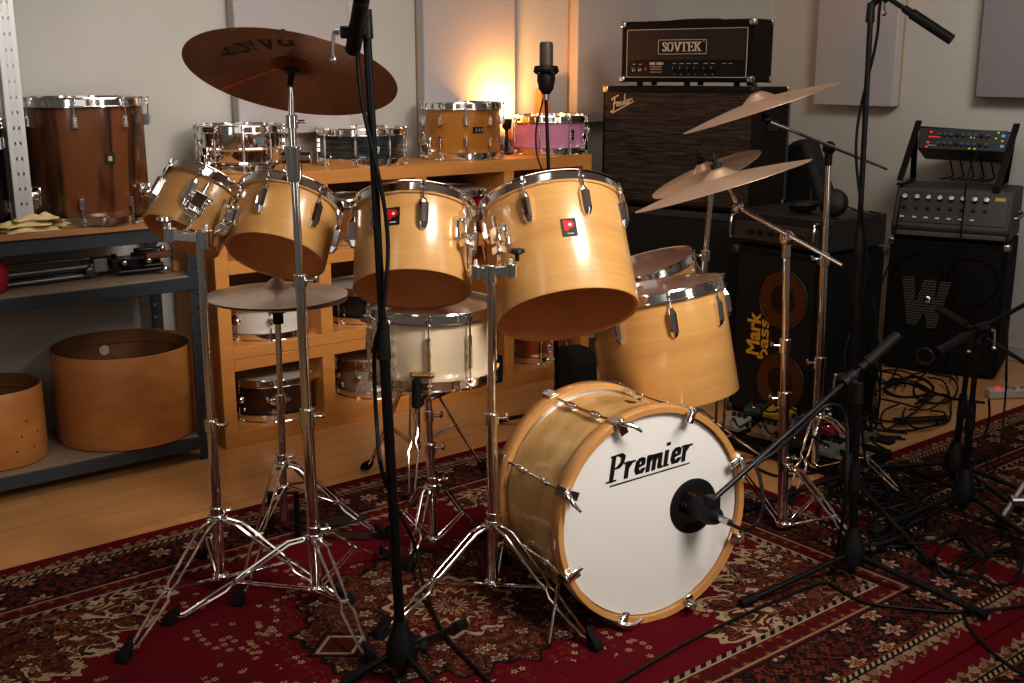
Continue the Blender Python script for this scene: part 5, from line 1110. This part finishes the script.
o=M().cyl((1.612,4.03,zs),(1.612,4.03,zs+.05),.013,14).build('wooden_peg',SHELFW,loc=(1.612,4.03,zs),bevel=.003); tag(o,'small pale wooden peg at the right end of the middle metal shelf','wooden peg')
o=M().lathe([(0,0),(.07,.0),(.085,.03),(.085,.085),(.07,.11),(0,.115)],32,T=tr(.93,4.03,zs)).build('red_cushion',mat('red_fabric',(.32,.008,.02),.8),loc=(.93,4.03,zs),bevel=.004); tag(o,'red padded cushion on the middle metal shelf at the left edge','cushion')
# ------------------------------------------------------------------ light
def area(name,loc,to,size,power,col,size_y=None,spread=180):
    l=bpy.data.lights.new(name,'AREA'); l.energy=power; l.color=col; l.size=size; l.spread=R(spread)
    if size_y: l.shape='RECTANGLE'; l.size_y=size_y
    o=bpy.data.objects.new(name,l); COL.objects.link(o); o.location=loc; o.rotation_euler=(V(to)-V(loc)).to_track_quat('-Z','Y').to_euler(); return o
KEY=area('key_softbox',(2.0,.25,2.5),(2.15,2.6,.78),.9,19.5,(1,.925,.835),spread=75)
TOPL=area('added_overhead_fill',(2.3,2.9,2.75),(2.3,3.2,0),1.6,11,(1,.87,.74),1.0,spread=150)  # added overhead fill, no ceiling fixture stands here
WL=area('wall_wash_light',(1.3,2.2,2.65),(1.7,4.4,1.5),.8,5.5,(1,.985,.955),spread=110)
area('right_wall_wash_light',(3.9,1.7,2.7),(5.5,3.2,1.5),.8,16,(1,.94,.87),spread=110)  # added only to lift the right wall, no fixture behind it
area('added_strip_right',(2.9,-.6,1.5),(2.1,2.2,.8),.5,8,(1,.94,.88),1.7)  # added out of view so the chrome catches a bright streak
area('added_camera_fill',(-.5,-.9,1.9),(1.8,2.4,.8),2.2,6,(1,.94,.88),1.3)  # wide dim light added behind the camera to brighten the chrome fronts
area('added_strip_left',(-1.0,1.4,1.6),(1.4,2.5,.8),.45,7,(1,.93,.86),1.7)  # unseen left counterpart, added for streaks in the chrome
def point(name,loc,power,col,r=.03):
    l=bpy.data.lights.new(name,'POINT'); l.energy=power; l.color=col; l.shadow_soft_size=r; o=bpy.data.objects.new(name,l); COL.objects.link(o); o.location=loc; return o
UL=area('uplight_beam',(lp.x,lp.y,ZT+.185),(lp.x+.16,4.40,ZT+.44),.05,6.0,(1,.43,.11),spread=175)
point('uplight_bulb_light',(lp.x,lp.y,ZT+.19),1.8,(1,.40,.10),.02)
w=bpy.data.worlds.new('room_world'); sc.world=w; w.use_nodes=True; w.node_tree.nodes['Background'].inputs[0].default_value=(.9,.8,.7,1); w.node_tree.nodes['Background'].inputs[1].default_value=.10
sc.view_settings.view_transform='Standard'; sc.view_settings.look='Medium High Contrast'; sc.view_settings.exposure=-0.18
